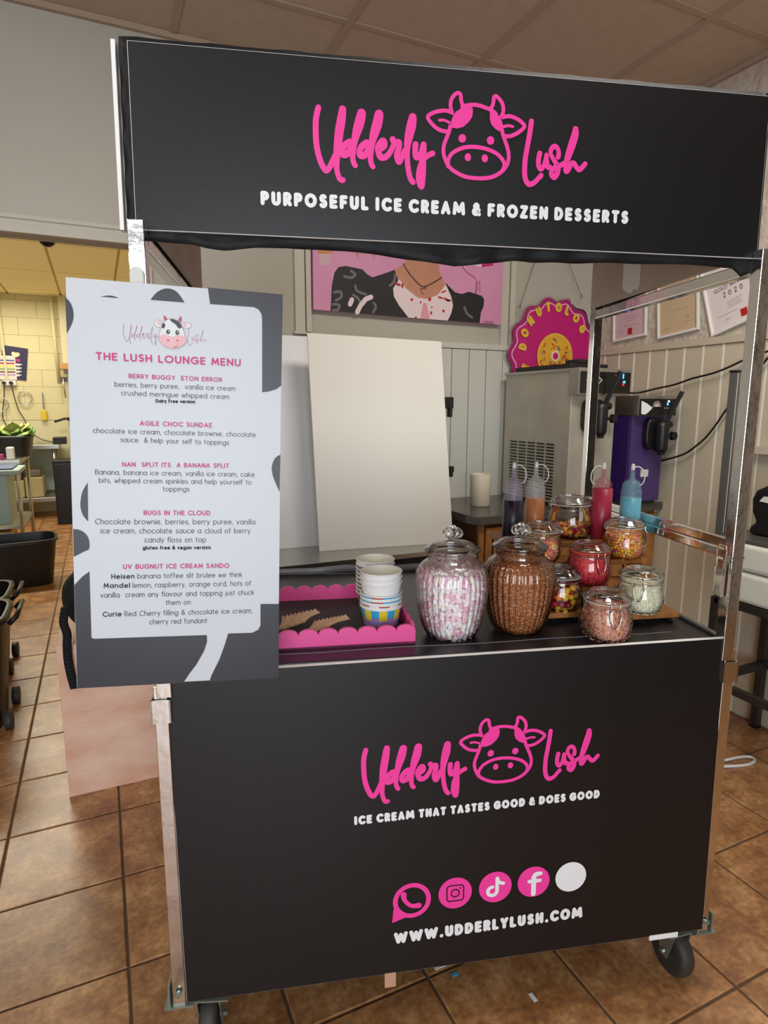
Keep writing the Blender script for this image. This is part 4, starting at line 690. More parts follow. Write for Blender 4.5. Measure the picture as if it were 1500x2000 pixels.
# ------------------------------------------------------------------ jars
def beads(mb, pos, size, cols, kind='ball', jit=.0):
    t = (1+5**.5)/2; ico = [Vector(p).normalized() for p in ((-1, t, 0), (1, t, 0), (-1, -t, 0), (1, -t, 0), (0, -1, t), (0, 1, t), (0, -1, -t), (0, 1, -t), (t, 0, -1), (t, 0, 1), (-t, 0, -1), (-t, 0, 1))]
    icf = [(0, 11, 5), (0, 5, 1), (0, 1, 7), (0, 7, 10), (0, 10, 11), (1, 5, 9), (5, 11, 4), (11, 10, 2), (10, 7, 6), (7, 1, 8), (3, 9, 4), (3, 4, 2), (3, 2, 6), (3, 6, 8), (3, 8, 9), (4, 9, 5), (2, 4, 11), (6, 2, 10), (8, 6, 7), (9, 8, 1)]
    if kind == 'ball':   # one subdivision
        vs = list(ico); fs = []; cache = {}
        def mid(i, j):
            k = (min(i, j), max(i, j))
            if k not in cache: cache[k] = len(vs); vs.append(((vs[i]+vs[j])/2).normalized())
            return cache[k]
        for a, b, c in icf:
            ab, bc, ca = mid(a, b), mid(b, c), mid(c, a); fs += [(a, ab, ca), (b, bc, ab), (c, ca, bc), (ab, bc, ca)]
    elif kind == 'bean': vs, fs = ico, icf
    elif kind == 'rod':
        vs = [Vector((math.cos(k*PI/2), math.sin(k*PI/2), z_)) for z_ in (-1, 1) for k in range(4)]; fs = [(3, 2, 1, 0), (4, 5, 6, 7)]+[(k, (k+1) % 4, 4+(k+1) % 4, 4+k) for k in range(4)]
    elif kind == 'drum':
        n = 10; vs = [Vector((r_*math.cos(2*PI*k/n), r_*math.sin(2*PI*k/n), z_)) for r_, z_ in ((.85, -1), (1, -.8), (1, .8), (.85, 1)) for k in range(n)]
        fs = [tuple(range(n))[::-1], tuple(range(3*n, 4*n))]+[(i*n+k, i*n+(k+1) % n, (i+1)*n+(k+1) % n, (i+1)*n+k) for i in range(3) for k in range(n)]
    for p in pos:
        R = Matrix.Rotation(random.uniform(0, 2*PI), 3, 'Z') @ Matrix.Rotation(random.uniform(0, PI), 3, 'X')
        s_ = [d*(1+random.uniform(-jit, jit)) for d in size]
        mb.add([p + R @ Vector((v_.x*s_[0], v_.y*s_[1], v_.z*s_[2])) for v_ in vs], fs, random.randrange(cols), kind != 'rod')
def fill_points(c, rad_at, z0, z1, step, depth=1, topfill=True):
    """points in rings against the glass plus a top layer"""
    pts = []; z = z0
    while z < z1:
        for d in range(depth):
            r = rad_at(z)-step*(.55+d*.9)
            if r <= step*.4: break
            n = max(1, int(2*PI*r/step)); ph = random.uniform(0, 6)
            for k in range(n):
                a = ph+2*PI*k/n
                pts.append(c+Vector((r*math.cos(a), r*math.sin(a), z+random.uniform(-.25, .25)*step)))
        z += step*.86
    if topfill:
        r = rad_at(z1)-step*.6
        while r > 0:
            n = max(1, int(2*PI*r/step))
            for k in range(n):
                a = 2*PI*k/n+r*50
                pts.append(c+Vector((r*math.cos(a), r*math.sin(a), z1+random.uniform(-.4, .4)*step)))
            r -= step
    return pts
def interp(prof, z):
    for (r0, z0), (r1, z1) in zip(prof, prof[1:]):
        if z0 <= z <= z1 and z1 > z0: return r0+(r1-r0)*(z-z0)/(z1-z0)
    return prof[-1][0]
def core(mb, c, rad_at, z0, z1, inset, mi):
    zs = [z0+(z1-z0)*k/8 for k in range(9)]
    mb.lathe([(max(.004, rad_at(z)-inset), z) for z in zs], c, 24, mi, cap0=True, cap1=True)
KP = [(.039, .0), (.046, .003), (.0515, .012), (.0548, .026), (.0550, .040), (.0530, .054), (.0490, .066), (.0462, .073)]
def kilner(u, v, z, ang, label, seal='seal_clear', s=1.0, fill=None):
    t = thing('clip_top_jar', K(u, v, z), label, 'jar', 'clip top sweet jars on the stall'); c = K(u, v, z)
    body = [(.001, .002)]+KP+[(.0462, .0755), (.0500, .077), (.0503, .0805), (.0470, .082)]
    MB().lathe([(r*s, z_*s) for r, z_ in body], c, 48).build('jar_body', M['glass'], t)
    MB().lathe([(r*s, z_*s) for r, z_ in [(.0495, .0855), (.0512, .087), (.0512, .0915), (.0495, .0935), (.043, .0965), (.039, .1015), (.036, .1035), (.024, .1045), (.021, .102), (.001, .102)]], c, 48).build('glass_lid', M['glass_lid'], t)
    MB().lathe([(r*s, z_*s) for r, z_ in [(.0470, .0822), (.0500, .0822), (.0505, .0838), (.0497, .0853), (.0470, .0853)]], c, 48).build('rubber_seal', M[seal], t)
    w_ = MB(); a0 = CA+ang
    def pol(r, da, z_): a = a0+da; return c+Vector((r*s*math.cos(a), r*s*math.sin(a), z_*s))
    w_.tube([c+Vector((.0488*s*math.cos(2*PI*k/36), .0488*s*math.sin(2*PI*k/36), .0735*s)) for k in range(36)], .0011, 6, closed=True)
    w_.tube([c+Vector((.0518*s*math.cos(2*PI*k/36), .0518*s*math.sin(2*PI*k/36), .0895*s)) for k in range(36)], .0011, 6, closed=True)
    for dd in (-.17, .17):
        w_.tube([pol(0.0519, dd, 0.0897), pol(0.0554, dd, 0.0852), pol(0.0549, dd*.9, 0.0752), pol(0.0524, dd*1.1, 0.0702)], .0014, 6)
        w_.tube([pol(0.0529, dd*1.1, 0.0732), pol(0.0584, dd*1.3, 0.0672), pol(0.0599, dd*.9, 0.0482), pol(0.0599, dd*.45, 0.0382), pol(0.0599, 0, 0.0372)], .0015, 6)
    w_.tube([pol(0.0519, -.17, 0.0897), pol(0.0544, 0, 0.0907), pol(0.0519, .17, 0.0897)], .0014, 6)
    for dd in (-.13, .13): w_.tube([pol(0.0486, PI+dd, 0.0727), pol(0.0544, PI+dd, 0.0782), pol(0.0534, PI+dd, 0.0897)], .0014, 6)
    w_.tube([pol(0.0549, PI-.13, 0.0782), pol(0.0569, PI, 0.0812), pol(0.0549, PI+.13, 0.0782)], .0014, 6)
    w_.build('wire_clamp', M['wire'], t)
    if fill:
        kind, mats, label2, top = fill; b = MB(); ra = lambda z_: interp(KP, max(0, min(.073, z_)))*1.0
        ra2 = lambda z_: ra(z_/s)*s-.0015
        if kind == 'ball': pts = fill_points(c, ra2, .009*s, top, .0158, 2); beads(b, pts, (.0084, .0084, .0070), len(mats), 'ball', .1)
        if kind == 'bean': pts = fill_points(c, ra2, .005*s, top, .0080, 2); beads(b, pts, (.0043, .0043, .0060), len(mats), 'bean', .2)
        if kind == 'rod': pts = fill_points(c, ra2, .003*s, top, .0033, 1); beads(b, pts, (.0012, .0012, .0034), len(mats), 'rod', .15)
        core(b, c, ra2, .002, top-.001, {'ball': .022, 'bean': .011, 'rod': .0030}[kind], len(mats)-1)
        tag(b.build('sweets', mats, None), label2, 'sweets', kind='stuff')
    return t
def sm(n_, c_): 
    if n_ not in M: M[n_] = mat(n_, c_, .35, sub=.0)
    return M[n_]
SK = [sm('red_shell', '#b3212c'), sm('plum_shell', '#7d2a45'), sm('yellow_shell', '#e3b02a'), sm('orange_shell', '#e07a25'), sm('pink_shell', '#a84a70'), sm('gold_shell', '#d9b13a'), sm('deep_red_shell', '#8a1c28')]
BN = [sm('yellow_bean', '#f0d23e'), sm('lemon_bean', '#f4dc6a'), sm('orange_bean', '#ec8a3a'), sm('rose_bean', '#e06a84'), sm('gold_bean', '#e7b83e'), sm('peach_bean', '#ef9a6e')]
BL = [sm('pale_bean', '#f3d59a'), sm('lemon_bean2', '#f0dc80'), sm('peach_bean2', '#f0a684'), sm('rose_bean2', '#e2688c'), sm('orange_bean2', '#eda25a')]
RD = [sm('red_strand', '#e23a4c'), sm('coral_strand', '#ef5a63'), sm('rose_strand', '#d92e45')]
WS = [sm('white_strand', '#fbf7e6'), sm('cream_strand', '#f5f0d8'), sm('ivory_strand', '#ebe5cb')]
MX = [sm('salmon_strand', '#eeb096'), sm('cream_strand2', '#f6e2c2'), sm('rust_strand', '#c9694e'), sm('pinkish_strand', '#e8a5ac'), sm('tan_strand', '#e8bc90')]
kilner(.944, .072, ZC, -1.75, 'clip-top jar of mixed pink and orange sugar strands, frontmost on the counter', s=1.03, fill=('rod', MX, 'mixed pink, cream and rust sugar strands in the frontmost clip-top jar', .070))
Z1, Z2, Z3, Z4 = .027, .075, .118, .150
kilner(1.078, .160, ZC+Z1, -2.2, 'clip-top jar of white sugar strands at the right end of the lowest step', s=1.0, fill=('rod', WS, 'white sugar strands in the jar at the right end of the lowest step', .066))
kilner(.892, .205, ZC+Z1, .9, 'clip-top jar of red, purple and yellow shelled sweets beside the tall brown jar', s=.98, fill=('ball', SK, 'red, plum and yellow shelled sweets in the jar beside the tall brown one', .052))
kilner(.985, .245, ZC+Z2, -1.5, 'clip-top jar with orange seal full of red sugar strands on the middle step', 'seal_orange', s=1.0, fill=('rod', RD, 'bright red sugar strands under the orange seal', .066))
kilner(1.122, .322, ZC+Z3, .0, 'clip-top jar of bright yellow and pink mini sweets in front of the blue bottle', s=1.0, fill=('bean', BN, 'bright yellow, orange and pink mini sweets in the right-hand jar below the blue bottle', .062))
kilner(.886, .318, ZC+Z3, PI-.25, 'clip-top jar of pastel mini sweets behind the lid of the tall brown jar', s=.96, fill=('bean', BL, 'pastel yellow and pink mini sweets in the jar behind the brown jar lid', .057))
kilner(1.030, .452, ZC+Z4, -.1, 'large half-empty clip-top jar of red and yellow sweets at the back on the top step', s=1.12, fill=('ball', SK, 'red and yellow shelled sweets in the half-empty back jar', .024))
# stepped stand
st = thing('stepped_stand', K(.99, .3, ZC), 'stepped wooden display stand with black wire feet holding the sweet jars', 'display stand')
for (u0, u1, v0, v1, z) in ((.955, 1.165, .128, .194, Z1), (.845, .94, .165, .258, Z1), (.945, 1.165, .200, .29, Z2), (.82, 1.175, .296, .366, Z3), (.82, 1.175, .372, .54, Z4)):
    cbox(u0, u1, v0, v1, ZC+z-.014, ZC+z-.0005).build('step', M['wood'], st, bevel=.001)
    for u in (u0+.01, u1-.015):
        b = MB(); b.tube([K(u, v0+.012, ZC+z-.014), K(u, v0+.004, ZC+.003), K(u, v1-.004, ZC+.003), K(u, v1-.012, ZC+z-.014)], .0028, 6); b.build('wire_foot', M['black_pl'], st)
cbox(1.165, 1.174, .30, .372, ZC+.04, ZC+Z3).build('side_cheek', M['wood'], st)

# tall ribbed jars
TP = [(.050, 0), (.056, .004), (.064, .018), (.0715, .042), (.0775, .070), (.0815, .100), (.0825, .125), (.0800, .146), (.0720, .162), (.0610, .172), (.0560, .175)]
def tall_jar(u, v, label):
    t = thing('ribbed_glass_jar', K(u, v, ZC), label, 'jar'); c = K(u, v, ZC)
    n = 180; prof = [(.001, .004)]+TP
    def fl(a, z):
        k = max(0, min(1, (z-.004)/.02, (.172-z)/.02))
        return 1+k*.034*abs(math.cos(a*17))**.8-k*.020
    P = smooth_path([p_ for p_ in prof], 3)
    MB().lathe(P, c, 204, flute=fl).build('jar_body', M['glass'], t)
    MB().lathe([(.0560, .175), (.0550, .178), (.0555, .188), (.0585, .190), (.0585, .193), (.052, .194)], c, 60).build('jar_neck', M['glass_lid'], t)
    up = lambda L_: [(r_*1.04, z_+.004) for r_, z_ in L_]
    lid = MB().lathe(up([(.0500, .187), (.0600, .1925), (.0610, .1955), (.0585, .198), (.050, .201), (.046, .207), (.036, .211), (.024, .213), (.014, .2145), (.010, .2165), (.0095, .2195)]), c, 60).build('glass_lid', M['glass_lid'], t)
    MB().lathe(up([(.0095, .2195), (.017, .223), (.0205, .230), (.0195, .237), (.013, .243), (.006, .2455), (.004, .249), (.001, .250)]), c, 72, flute=lambda a, z: 1+.10*math.cos(a*9)).build('lid_knob', M['glass_lid'], lid)
    return c
c1 = tall_jar(.600, .137, 'tall ribbed glass jar with knobbed lid full of pink and white marshmallows')
ra = lambda z_: interp(TP, z_)*.975-.002
MW = [sm('white_marshmallow', '#faf4f6'), sm('pink_marshmallow', '#f3cedb'), sm('pale_marshmallow', '#faecf1'), sm('warm_white_marshmallow', '#faf6ea'), sm('soft_pink_marshmallow', '#edc0cf')]
b = MB(); pts = fill_points(c1, ra, .010, .148, .0118, 2); beads(b, pts, (.0058, .0058, .0074), 5, 'drum', .12); core(b, c1, ra, .006, .142, .018, 4)
tag(b.build('marshmallows', MW, None), 'pink and white mini marshmallows filling the left tall jar', 'sweets', kind='stuff')
c2 = tall_jar(.764, .150, 'tall ribbed glass jar with knobbed lid full of brown chocolate flake crumbs')
CH = [sm('milk_flake', '#c98150'), sm('dark_flake', '#a9653b'), sm('light_flake', '#d99a64'), sm('mid_flake', '#bd7648')]
b = MB(); pts = fill_points(c2, ra, .006, .164, .0048, 1); beads(b, pts, (.0025, .0022, .0030), 4, 'bean', .3); core(b, c2, ra, .005, .161, .0055, 3)
tag(b.build('chocolate_crumbs', CH, None), 'brown chocolate crumbs filling the right tall jar', 'sweets', kind='stuff')

# squeeze bottles
def bottle(u, v, z, col, col2, level, side, label, body='#cfcfca', H=.143):
    t = thing('squeeze_bottle', K(u, v, z), label, 'bottle', 'sauce bottles behind the sweet jars'); c = K(u, v, z); R = .0272
    key = 'liquid_'+col.strip('#')
    if key not in M: M[key] = mat(key, col, .35)
    k2 = 'bottle_'+col2.strip('#')
    if k2 not in M: M[k2] = frosted(k2, col2, .30)
    MB().lathe([(R-.003, -.0002), (R+.0001, .003), (R+.0001, level), (.001, level)], c, 32, smooth=True).build('sauce', M[key], t)
    MB().lathe([(.001, 0), (R-.003, 0), (R, .003), (R, H-.006), (R-.002, H-.001), (.0245, H)], c, 40).build('bottle_body', M[k2], t)
    MB().lathe([(.0245, H-.0005), (.0248, H+.001), (.0240, H+.014), (.0205, H+.0145), (.0200, H+.020), (.0130, H+.021), (.0125, H+.024), (.0075, H+.026), (.0052, H+.052)], c, 36).build('cap', M[k2], t)
    MB().lathe([(.0054, H+.0515), (.0050, H+.060), (.0042, H+.067), (.001, H+.068)], c, 16).build('nozzle_tip', M['white_pl'], t)
    cx = cX*side
    P = [c+Vector((0, 0, H+.058))+cx*.003, c+cx*.018+Vector((0, 0, H+.059)), c+cx*.032+Vector((0, 0, H+.048)), c+cx*.037+Vector((0, 0, H+.028)), c+cx*.031+Vector((0, 0, H+.012)), c+cx*.023+Vector((0, 0, H+.009))]
    MB().tube(smooth_path([tuple(p_) for p_ in P], 5), .0017, 6).build('cap_tether', M['white_pl'], t)
bottle(.866, .475, ZC+Z4, '#241a2e', '#b9a9bd', .105, 1, 'clear squeeze bottle of dark purple sauce, leftmost behind the jars')
bottle(.936, .485, ZC+Z4, '#b9713f', '#cfcdc8', .108, 1, 'clear squeeze bottle of caramel brown sauce beside the dark purple one', H=.143)
bottle(1.108, .425, ZC+Z4, '#a3253f', '#b24458', .139, -1, 'squeeze bottle full of red sauce left of the blue one')
bottle(1.172, .386, ZC+Z4, '#5b9db2', '#86b4c0', .118, 1, 'pale blue squeeze bottle, rightmost next to the chrome side rail')
# ------------------------------------------------------------------ black counter with steel top, boards
tbl = thing('side_counter', (.95, 2.52, 0), 'black fronted counter with a steel top behind the stall', 'counter')
MB().box((.36, 2.235, .775), (1.44, 2.78, .797)).build('steel_top', M['steel'], tbl, bevel=.002)
MB().box((.37, 2.245, .02), (1.43, 2.77, .775)).build('counter_body', M['black_film'], tbl)
def slab(c4, th, name, m, label, cat):
    b = MB(); n = (c4[1]-c4[0]).cross(c4[3]-c4[0]).normalized()*th
    b.add([*c4, *[p_+n for p_ in c4]], [(3, 2, 1, 0), (4, 5, 6, 7), (0, 1, 5, 4), (1, 2, 6, 5), (2, 3, 7, 6), (3, 0, 4, 7)])
    return tag(b.build(name, m, None, bevel=.001), label, cat)
zt_ = .7975
BLc = AZ(624, 1077, zt_); BRc = AZ(885, 1060, zt_)
TLc = AY(600, 650, 2.55); TRc = AY(862, 667, 2.47)
slab([BLc, BRc, TRc, TLc], -.012, 'leaning_board', M['sheet'], 'large blank cream-white board leaning upright on the steel topped counter', 'board')
L0 = AZ(500, 1066, zt_); L1 = AZ(640, 1071.5, zt_); L0.y = L1.y = 2.52
T0 = AY(480, 640, 2.74); T1 = AY(640, 655, 2.74); T0.z = T1.z = 1.71; T0.x = L0.x; T1.x = L1.x+.02
slab([L0, L1, T1, T0], -.010, 'backing_board', M['sheet2'], 'second pale board standing behind the left edge of the big leaning board', 'board')
# black stand whose clamps show behind the board
es = thing('clamp_stand', (1.42, 2.60, zt_), 'black stand with two clamps peeping out behind the right edge of the leaning board', 'stand')
MB().bar((1.42, 2.60, zt_), (1.42, 2.60, 1.66), .03, .02).build('upright', M['black_pl'], es, bevel=.003)
MB().box((1.36, 2.55, zt_), (1.45, 2.66, zt_+.012)).build('foot', M['black_pl'], es)
for (px, py, h_) in ((879, 790, .10), (880, 918, .055)):
    q = AY(px, py, 2.60); MB().box((1.425, 2.585, q.z-h_*.2), (q.x+.012, 2.612, q.z+h_*.35)).box((q.x-.01, 2.58, q.z-h_*.6), (q.x+.004, 2.615, q.z+h_*.2)).build('clamp', M['black_pl'], es, bevel=.004)

# ------------------------------------------------------------------ kitchen counter with wood cabinets
cc = thing('corner_worktop', (2.02, 2.5, .89), 'dark laminate worktop in the room corner', 'worktop')
MB().prism([(1.475, 2.225), (2.595, 2.225), (2.595, 2.782), (1.46, 2.782), (1.46, 2.30)], lambda a_, b__, d: Vector((a_, b__, d)), .888, .926).build('slab', M['worktop'], cc, bevel=.003)
cab = thing('wooden_cabinet', (1.8, 2.52, 0), 'varnished wooden base cabinet with panelled door and dark side, left end under the worktop', 'cabinet')
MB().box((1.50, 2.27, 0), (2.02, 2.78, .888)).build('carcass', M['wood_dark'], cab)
def door(x0, x1, par):
    d = MB().box((x0, 2.252, .10), (x1, 2.27, .87)).build('door', M['wood'], par, bevel=.003)
    b = MB()
    for (a, b_) in (((x0+.0, 2.243, .10), (x0+.06, 2.252, .87)), ((x1-.06, 2.243, .10), (x1, 2.252, .87)), ((x0+.06, 2.243, .81), (x1-.06, 2.252, .87)), ((x0+.06, 2.243, .10), (x1-.06, 2.252, .16))): b.box(a, b_)
    b.build('frame_rail', M['wood'], d, bevel=.002)
    MB().tube([(x1-.03, 2.243, .78), (x1-.03, 2.225, .78)], .012, 12).build('knob', M['steel'], d)
door(1.53, 2.0, cab); MB().box((1.50, 2.252, .0), (1.528, 2.27, .888)).build('stile', M['wood'], cab, bevel=.002)
cab2 = thing('wooden_cabinet', (2.3, 2.52, 0), 'varnished wooden base cabinet against the right wall under the worktop', 'cabinet')
MB().box((2.025, 2.27, 0), (2.585, 2.78, .888)).build('carcass', M['wood'], cab2); door(2.04, 2.57, cab2)
# cream canister on worktop
q = AZ(938, 984, .9265); MB().lathe([(.001, .0), (.046, 0), (.048, .003), (.050, .15), (.0485, .153), (.046, .150), (.044, .01), (.001, .01)], Vector((q.x+.01, q.y+.03, .9265)), 40)
o = MB().lathe([(.001, .0), (.046, 0), (.048, .003), (.050, .152), (.0485, .155), (.046, .152), (.044, .01), (.001, .01)], Vector((1.665, 2.50, .9265)), 40).build('canister', M['coffee'])
tag(o, 'cream cylindrical pot on the dark worktop left of the steel machine', 'pot')

# ------------------------------------------------------------------ soft serve machines
def dispenser(par, cx, yf, zc, s=1.0):
    """black tap head hanging on the front at x=cx, plane y=yf"""
    h = MB(); R = .062*s
    P = []
    for k in range(20):
        a = 2*PI*k/20; P.append((cx+R*math.copysign(abs(math.cos(a))**.6, math.cos(a)), zc+R*1.25*math.copysign(abs(math.sin(a))**.6, math.sin(a))))
    h.prism(P, lambda a_, b__, d: Vector((a_, yf-d, b__)), 0, .035*s)
    hd = h.build('dispensing_head', M['black_pl'], par, bevel=.008*s, bseg=3)
    h = MB(); h.lathe([(.026*s, -.085*s), (.030*s, -.07*s), (.032*s, .03*s), (.028*s, .055*s), (.018*s, .06*s)], (cx+.012*s, yf-.055*s, zc), 24, cap0=True, cap1=True)
    h.tube([(cx+.012*s, yf-.06*s, zc-.085*s), (cx+.012*s, yf-.06*s, zc-.10*s)], .016*s, 12)
    h.build('nozzle_block', M['black_pl'], hd)
    h = MB(); h.bar((cx+.03*s, yf-.055*s, zc+.045*s), (cx+.062*s, yf-.11*s, zc+.20*s), .016*s, .02*s)
    h.tube([(cx-.005, yf-.06*s, zc+.045*s), (cx+.06*s, yf-.06*s, zc+.045*s)], .016*s, 12)
    h.build('lever', M['black_pl'], hd, bevel=.003)
    h = MB(); h.tube([(cx+.03*s, yf-.045*s, zc-.012*s), (cx+.085*s, yf-.045*s, zc-.012*s)], .008*s, 8)
    h.add([], []); kn = [(cx+.10*s+.02*s*math.cos(k*PI/3), zc-.012*s+.023*s*math.sin(k*PI/3)) for k in range(6)]
    h.prism(kn, lambda a_, b__, d: Vector((a_, yf-.035*s-d, b__)), 0, .022*s); h.build('side_knob', M['black_pl'], hd, bevel=.002)
m1 = thing('soft_serve_machine', (2.12, 2.45, .927), 'stainless steel soft-serve machine with a louvred side on the worktop', 'ice cream machine')
b = MB().box((1.965, 2.235, .942), (2.235, 2.74, 1.566)).build('casing', M['steel_side'], m1, bevel=.004)
MB().box((1.955, 2.185, 1.455), (2.27, 2.24, 1.575)).build('top_fascia', M['steel'], m1, bevel=.003)
MB().box((1.955, 2.235, 1.562), (2.27, 2.74, 1.575)).build('lid_plate', M['steel'], m1, bevel=.002)
fa = MB().box((1.968, 2.181, 1.462), (2.264, 2.186, 1.558)).build('control_fascia', M['panel_black'], m1)
b = MB()
for k in range(30): b.box((1.972+k*.0095, 2.1800, 1.464), (1.975+k*.0095, 2.1812, 1.48+.05*(k < 16)))
b.build('fascia_ribs', M['dark_metal'], fa)
for (dx, dz, w_, h_, mm) in ((2.172, 1.535, .009, .010, 'led_w'), (2.172, 1.515, .006, .010, 'cyan'), (2.214, 1.53, .006, .022, 'led_b'), (2.218, 1.51, .012, .010, 'led_b'), (2.158, 1.497, .011, .012, 'led_r'), (2.214, 1.497, .011, .012, 'led_r')):
    MB().box((dx, 2.1785, dz), (dx+w_, 2.1815, dz+h_)).build('display_light', M[mm], fa)
b = MB().strokes([[(2.0+.0, 1.52, .004), (2.02, 1.535, .004), (2.07, 1.535, .004), (2.09, 1.52, .004), (2.07, 1.505, .004), (2.02, 1.505, .004), (2.0, 1.52, .004)]], lambda a_, b__, d: Vector((a_, 2.181-d, b__)), .0008); b.build('diamond_emblem', M['foam'], fa)
b = MB()
for r_ in range(18):
    for c_ in range(5):
        y0 = 2.68-c_*.072; z0 = 1.22-r_*.0155-.0*c_
        MB
        b.box((1.9635, y0-.058, z0), (1.966, y0, z0+.0075))
tag(b.build('louvre_slots', M['panel_black'], m1), kind='stuff')
dispenser(m1, 2.085, 2.238, 1.36, 1.0)
MB().box((1.97, 2.26, .927), (2.23, 2.72, .942)).build('rubber_feet', M['black_pl'], m1)
tag(MB().box((1.99, 2.28, 1.5755), (2.22, 2.70, 1.600)).box((2.06, 2.30, 1.600), (2.16, 2.40, 1.622)).build('machine_cover', M['black_pl'], bevel=.005), 'black plastic hopper tray lying on top of the steel machine', 'tray')
m2 = thing('soft_serve_machine', (2.44, 2.4, .927), 'purple soft-serve machine with black fascia in the room corner', 'ice cream machine')
X0, X1, YF2 = 2.335, 2.525, 2.20
MB().box((X0-.02, YF2, .942), (X1, 2.66, 1.44)).build('casing', M['purple'], m2, bevel=.004)
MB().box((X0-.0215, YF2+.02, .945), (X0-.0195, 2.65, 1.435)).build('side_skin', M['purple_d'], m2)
MB().box((X0-.025, YF2-.035, 1.36), (X1+.03, 2.63, 1.455)).build('top_fascia', M['steel'], m2, bevel=.003)
fa = MB().box((X0-.02, YF2-.04, 1.362), (X1+.026, YF2-.034, 1.44)).build('control_fascia', M['panel_black'], m2)
b = MB()
for k in range(14): b.box((X0+.06+k*.007, YF2-.0412, 1.364), (X0+.0625+k*.007, YF2-.0398, 1.39))
b.build('fascia_ribs', M['dark_metal'], fa)
b = MB().strokes([[(X0+.085, 1.405, .003), (X0+.085+.028*math.cos(a), 1.405+.026*math.sin(a), .003)] for a in [PI*k/8 for k in range(9)]], lambda a_, b__, d: Vector((a_, YF2-.0405-d, b__)), .0008); b.build('burst_emblem', M['cert'], fa)
for (dx, dz, w_, h_, mm) in ((.158, 1.425, .010, .008, 'led_w'), (.152, 1.410, .009, .012, 'led_b'), (.135, 1.394, .006, .006, 'orange'), (.147, 1.394, .006, .006, 'green'), (.158, 1.394, .006, .006, 'cyan')):
    MB().box((X0+dx, YF2-.042, dz), (X0+dx+w_, YF2-.0395, dz+h_)).build('display_light', M[mm], fa)
MB().prism([(X0-.015, 1.43), (X0+.02, 1.418), (X0+.058, 1.398), (X0+.03, 1.375), (X0+.01, 1.366), (X0-.012, 1.37)], lambda a_, b__, d: Vector((a_, YF2-.0405-d, b__)), 0, .0012).build('torn_paper_note', M['paper'], m2)
dispenser(m2, 2.44, YF2, 1.275, 1.0)
MB().box((X0+.055, YF2-.002, 1.065), (X0+.105, YF2+.001, 1.10)).build('rating_plate', M['cert'], m2)
MB().box((X0-.01, YF2+.02, .927), (X1-.01, 2.64, .942)).build('rubber_feet', M['black_pl'], m2)
tag(MB().box((2.05, 2.15+.09, .9265), (2.30, 2.232, .95)).build('drip_tray', M['black_pl'], m1), None)

# ------------------------------------------------------------------ painting
pf = lambda a_, b__, d: Vector((a_, 2.77-d, b__))
pa = thing('painting', (1.44, 2.785, 1.83), 'pink canvas painting of a person in black jacket and spotted blouse on the back wall', 'painting')
b = MB().prism([(.921, 1.833), (1.944, 1.822), (1.948, 2.60), (.925, 2.60)], pf, -.028, 0); b.build('canvas', M['ptn'], pa)
def flat(name, P, m, h, par=pa, fr=pf, k=1e-3): return MB().prism([(a*k, b_*k) for a, b_ in P], fr, 0, h).build(name, M[m], par)
Q = PAINT
flat('painted_jacket', Q['jacket'], 'jacket', .0006); flat('painted_jacket', Q['jacket2'], 'jacket', .0006); flat('painted_blouse', Q['blouse'], 'blouse', .0009); flat('painted_neck', Q['neck'], 'skin', .0008)
flat('painted_tie', Q['tie'], 'pink_tie', .0012); flat('painted_cone', Q['cone1'], 'cone', .0008); flat('painted_cone', Q['cone2'], 'cone', .0008)
flat('painted_cupcake', Q['cup'], 'cert_pink', .0008); flat('painted_cupcake_top', Q['cuptop'], 'cone', .0010); flat('painted_sundae', Q['bowl'], 'cert', .0008); flat('painted_sundae', Q['bowlp'], 'magenta', .0010)
for P in Q['red']: flat('painted_spot', P, 'pred', .0014)
def line(name, P, wdt, m, par=pa, fr=pf, h=.0015, n=4): return MB().strokes([smooth_path([(a*1e-3, b_*1e-3, wdt) for a, b_ in P], n)], fr, h).build(name, M[m], par)
line('painted_necklace', Q['neckl'], .006, 'pbrown'); line('painted_pendant', Q['heart'], .004, 'pbrown', n=2); line('painted_glass', Q['glass'], .003, 'magenta_d')
MB().strokes([smooth_path([(a*1e-3, b_*1e-3, .012) for a, b_ in P], 4) if len(P) > 1 else [] for P in Q['swirl']], pf, .0010).build('painted_highlights', M['pgrey'], pa)
MB().strokes([[(a*1e-3, b_*1e-3, .022) for a, b_ in Q['swirl'][k]] for k in (4, 5)], pf, .0016).build('painted_pale_figure', M['blouse'], pa)
q0 = Q['sig'][0]; wb = MB(); write(wb, ('Laura', q0[0]*1e-3, q0[1]*1e-3-.016, q0[0]*1e-3+.062, q0[1]*1e-3-.018, .022), pf, .0012, .09); wb.build('signature', M['pbrown'], pa)
# ------------------------------------------------------------------ round acrylic sign
sg = thing('round_sign', (2.297, 2.77, 1.36), 'magenta scalloped round sign with yellow raised letters and doughnut centre, hung by cords', 'sign')
cx, cz = 2.293, 1.675; R0 = .315
sf = lambda a_, b__, d: Vector((a_, 2.758-d, b__))
def wavy(R, amp, n=14, m=168, ph=.1): return [(cx+(R+amp*math.cos(n*(2*PI*k/m)+ph))*math.cos(2*PI*k/m), cz+(R+amp*math.cos(n*(2*PI*k/m)+ph))*math.sin(2*PI*k/m)) for k in range(m)]
MB().prism(wavy(R0-.006, .012), sf, -.008, -.004).build('clear_backing', M['acry'], sg)
MB().prism(wavy(.298, .012), sf, -.004, 0).build('disc', M['magenta'], sg)
MB().strokes([[(a, b_, .022) for a, b_ in wavy(.286, .012)+wavy(.286, .012)[:1]]], sf, .0004).build('dark_border', M['magenta_d'], sg)
MB().strokes([[(a, b_, .007) for a, b_ in wavy(.272, .012)+wavy(.272, .012)[:1]]], sf, .0008).build('pale_outline', M['palepink'], sg)
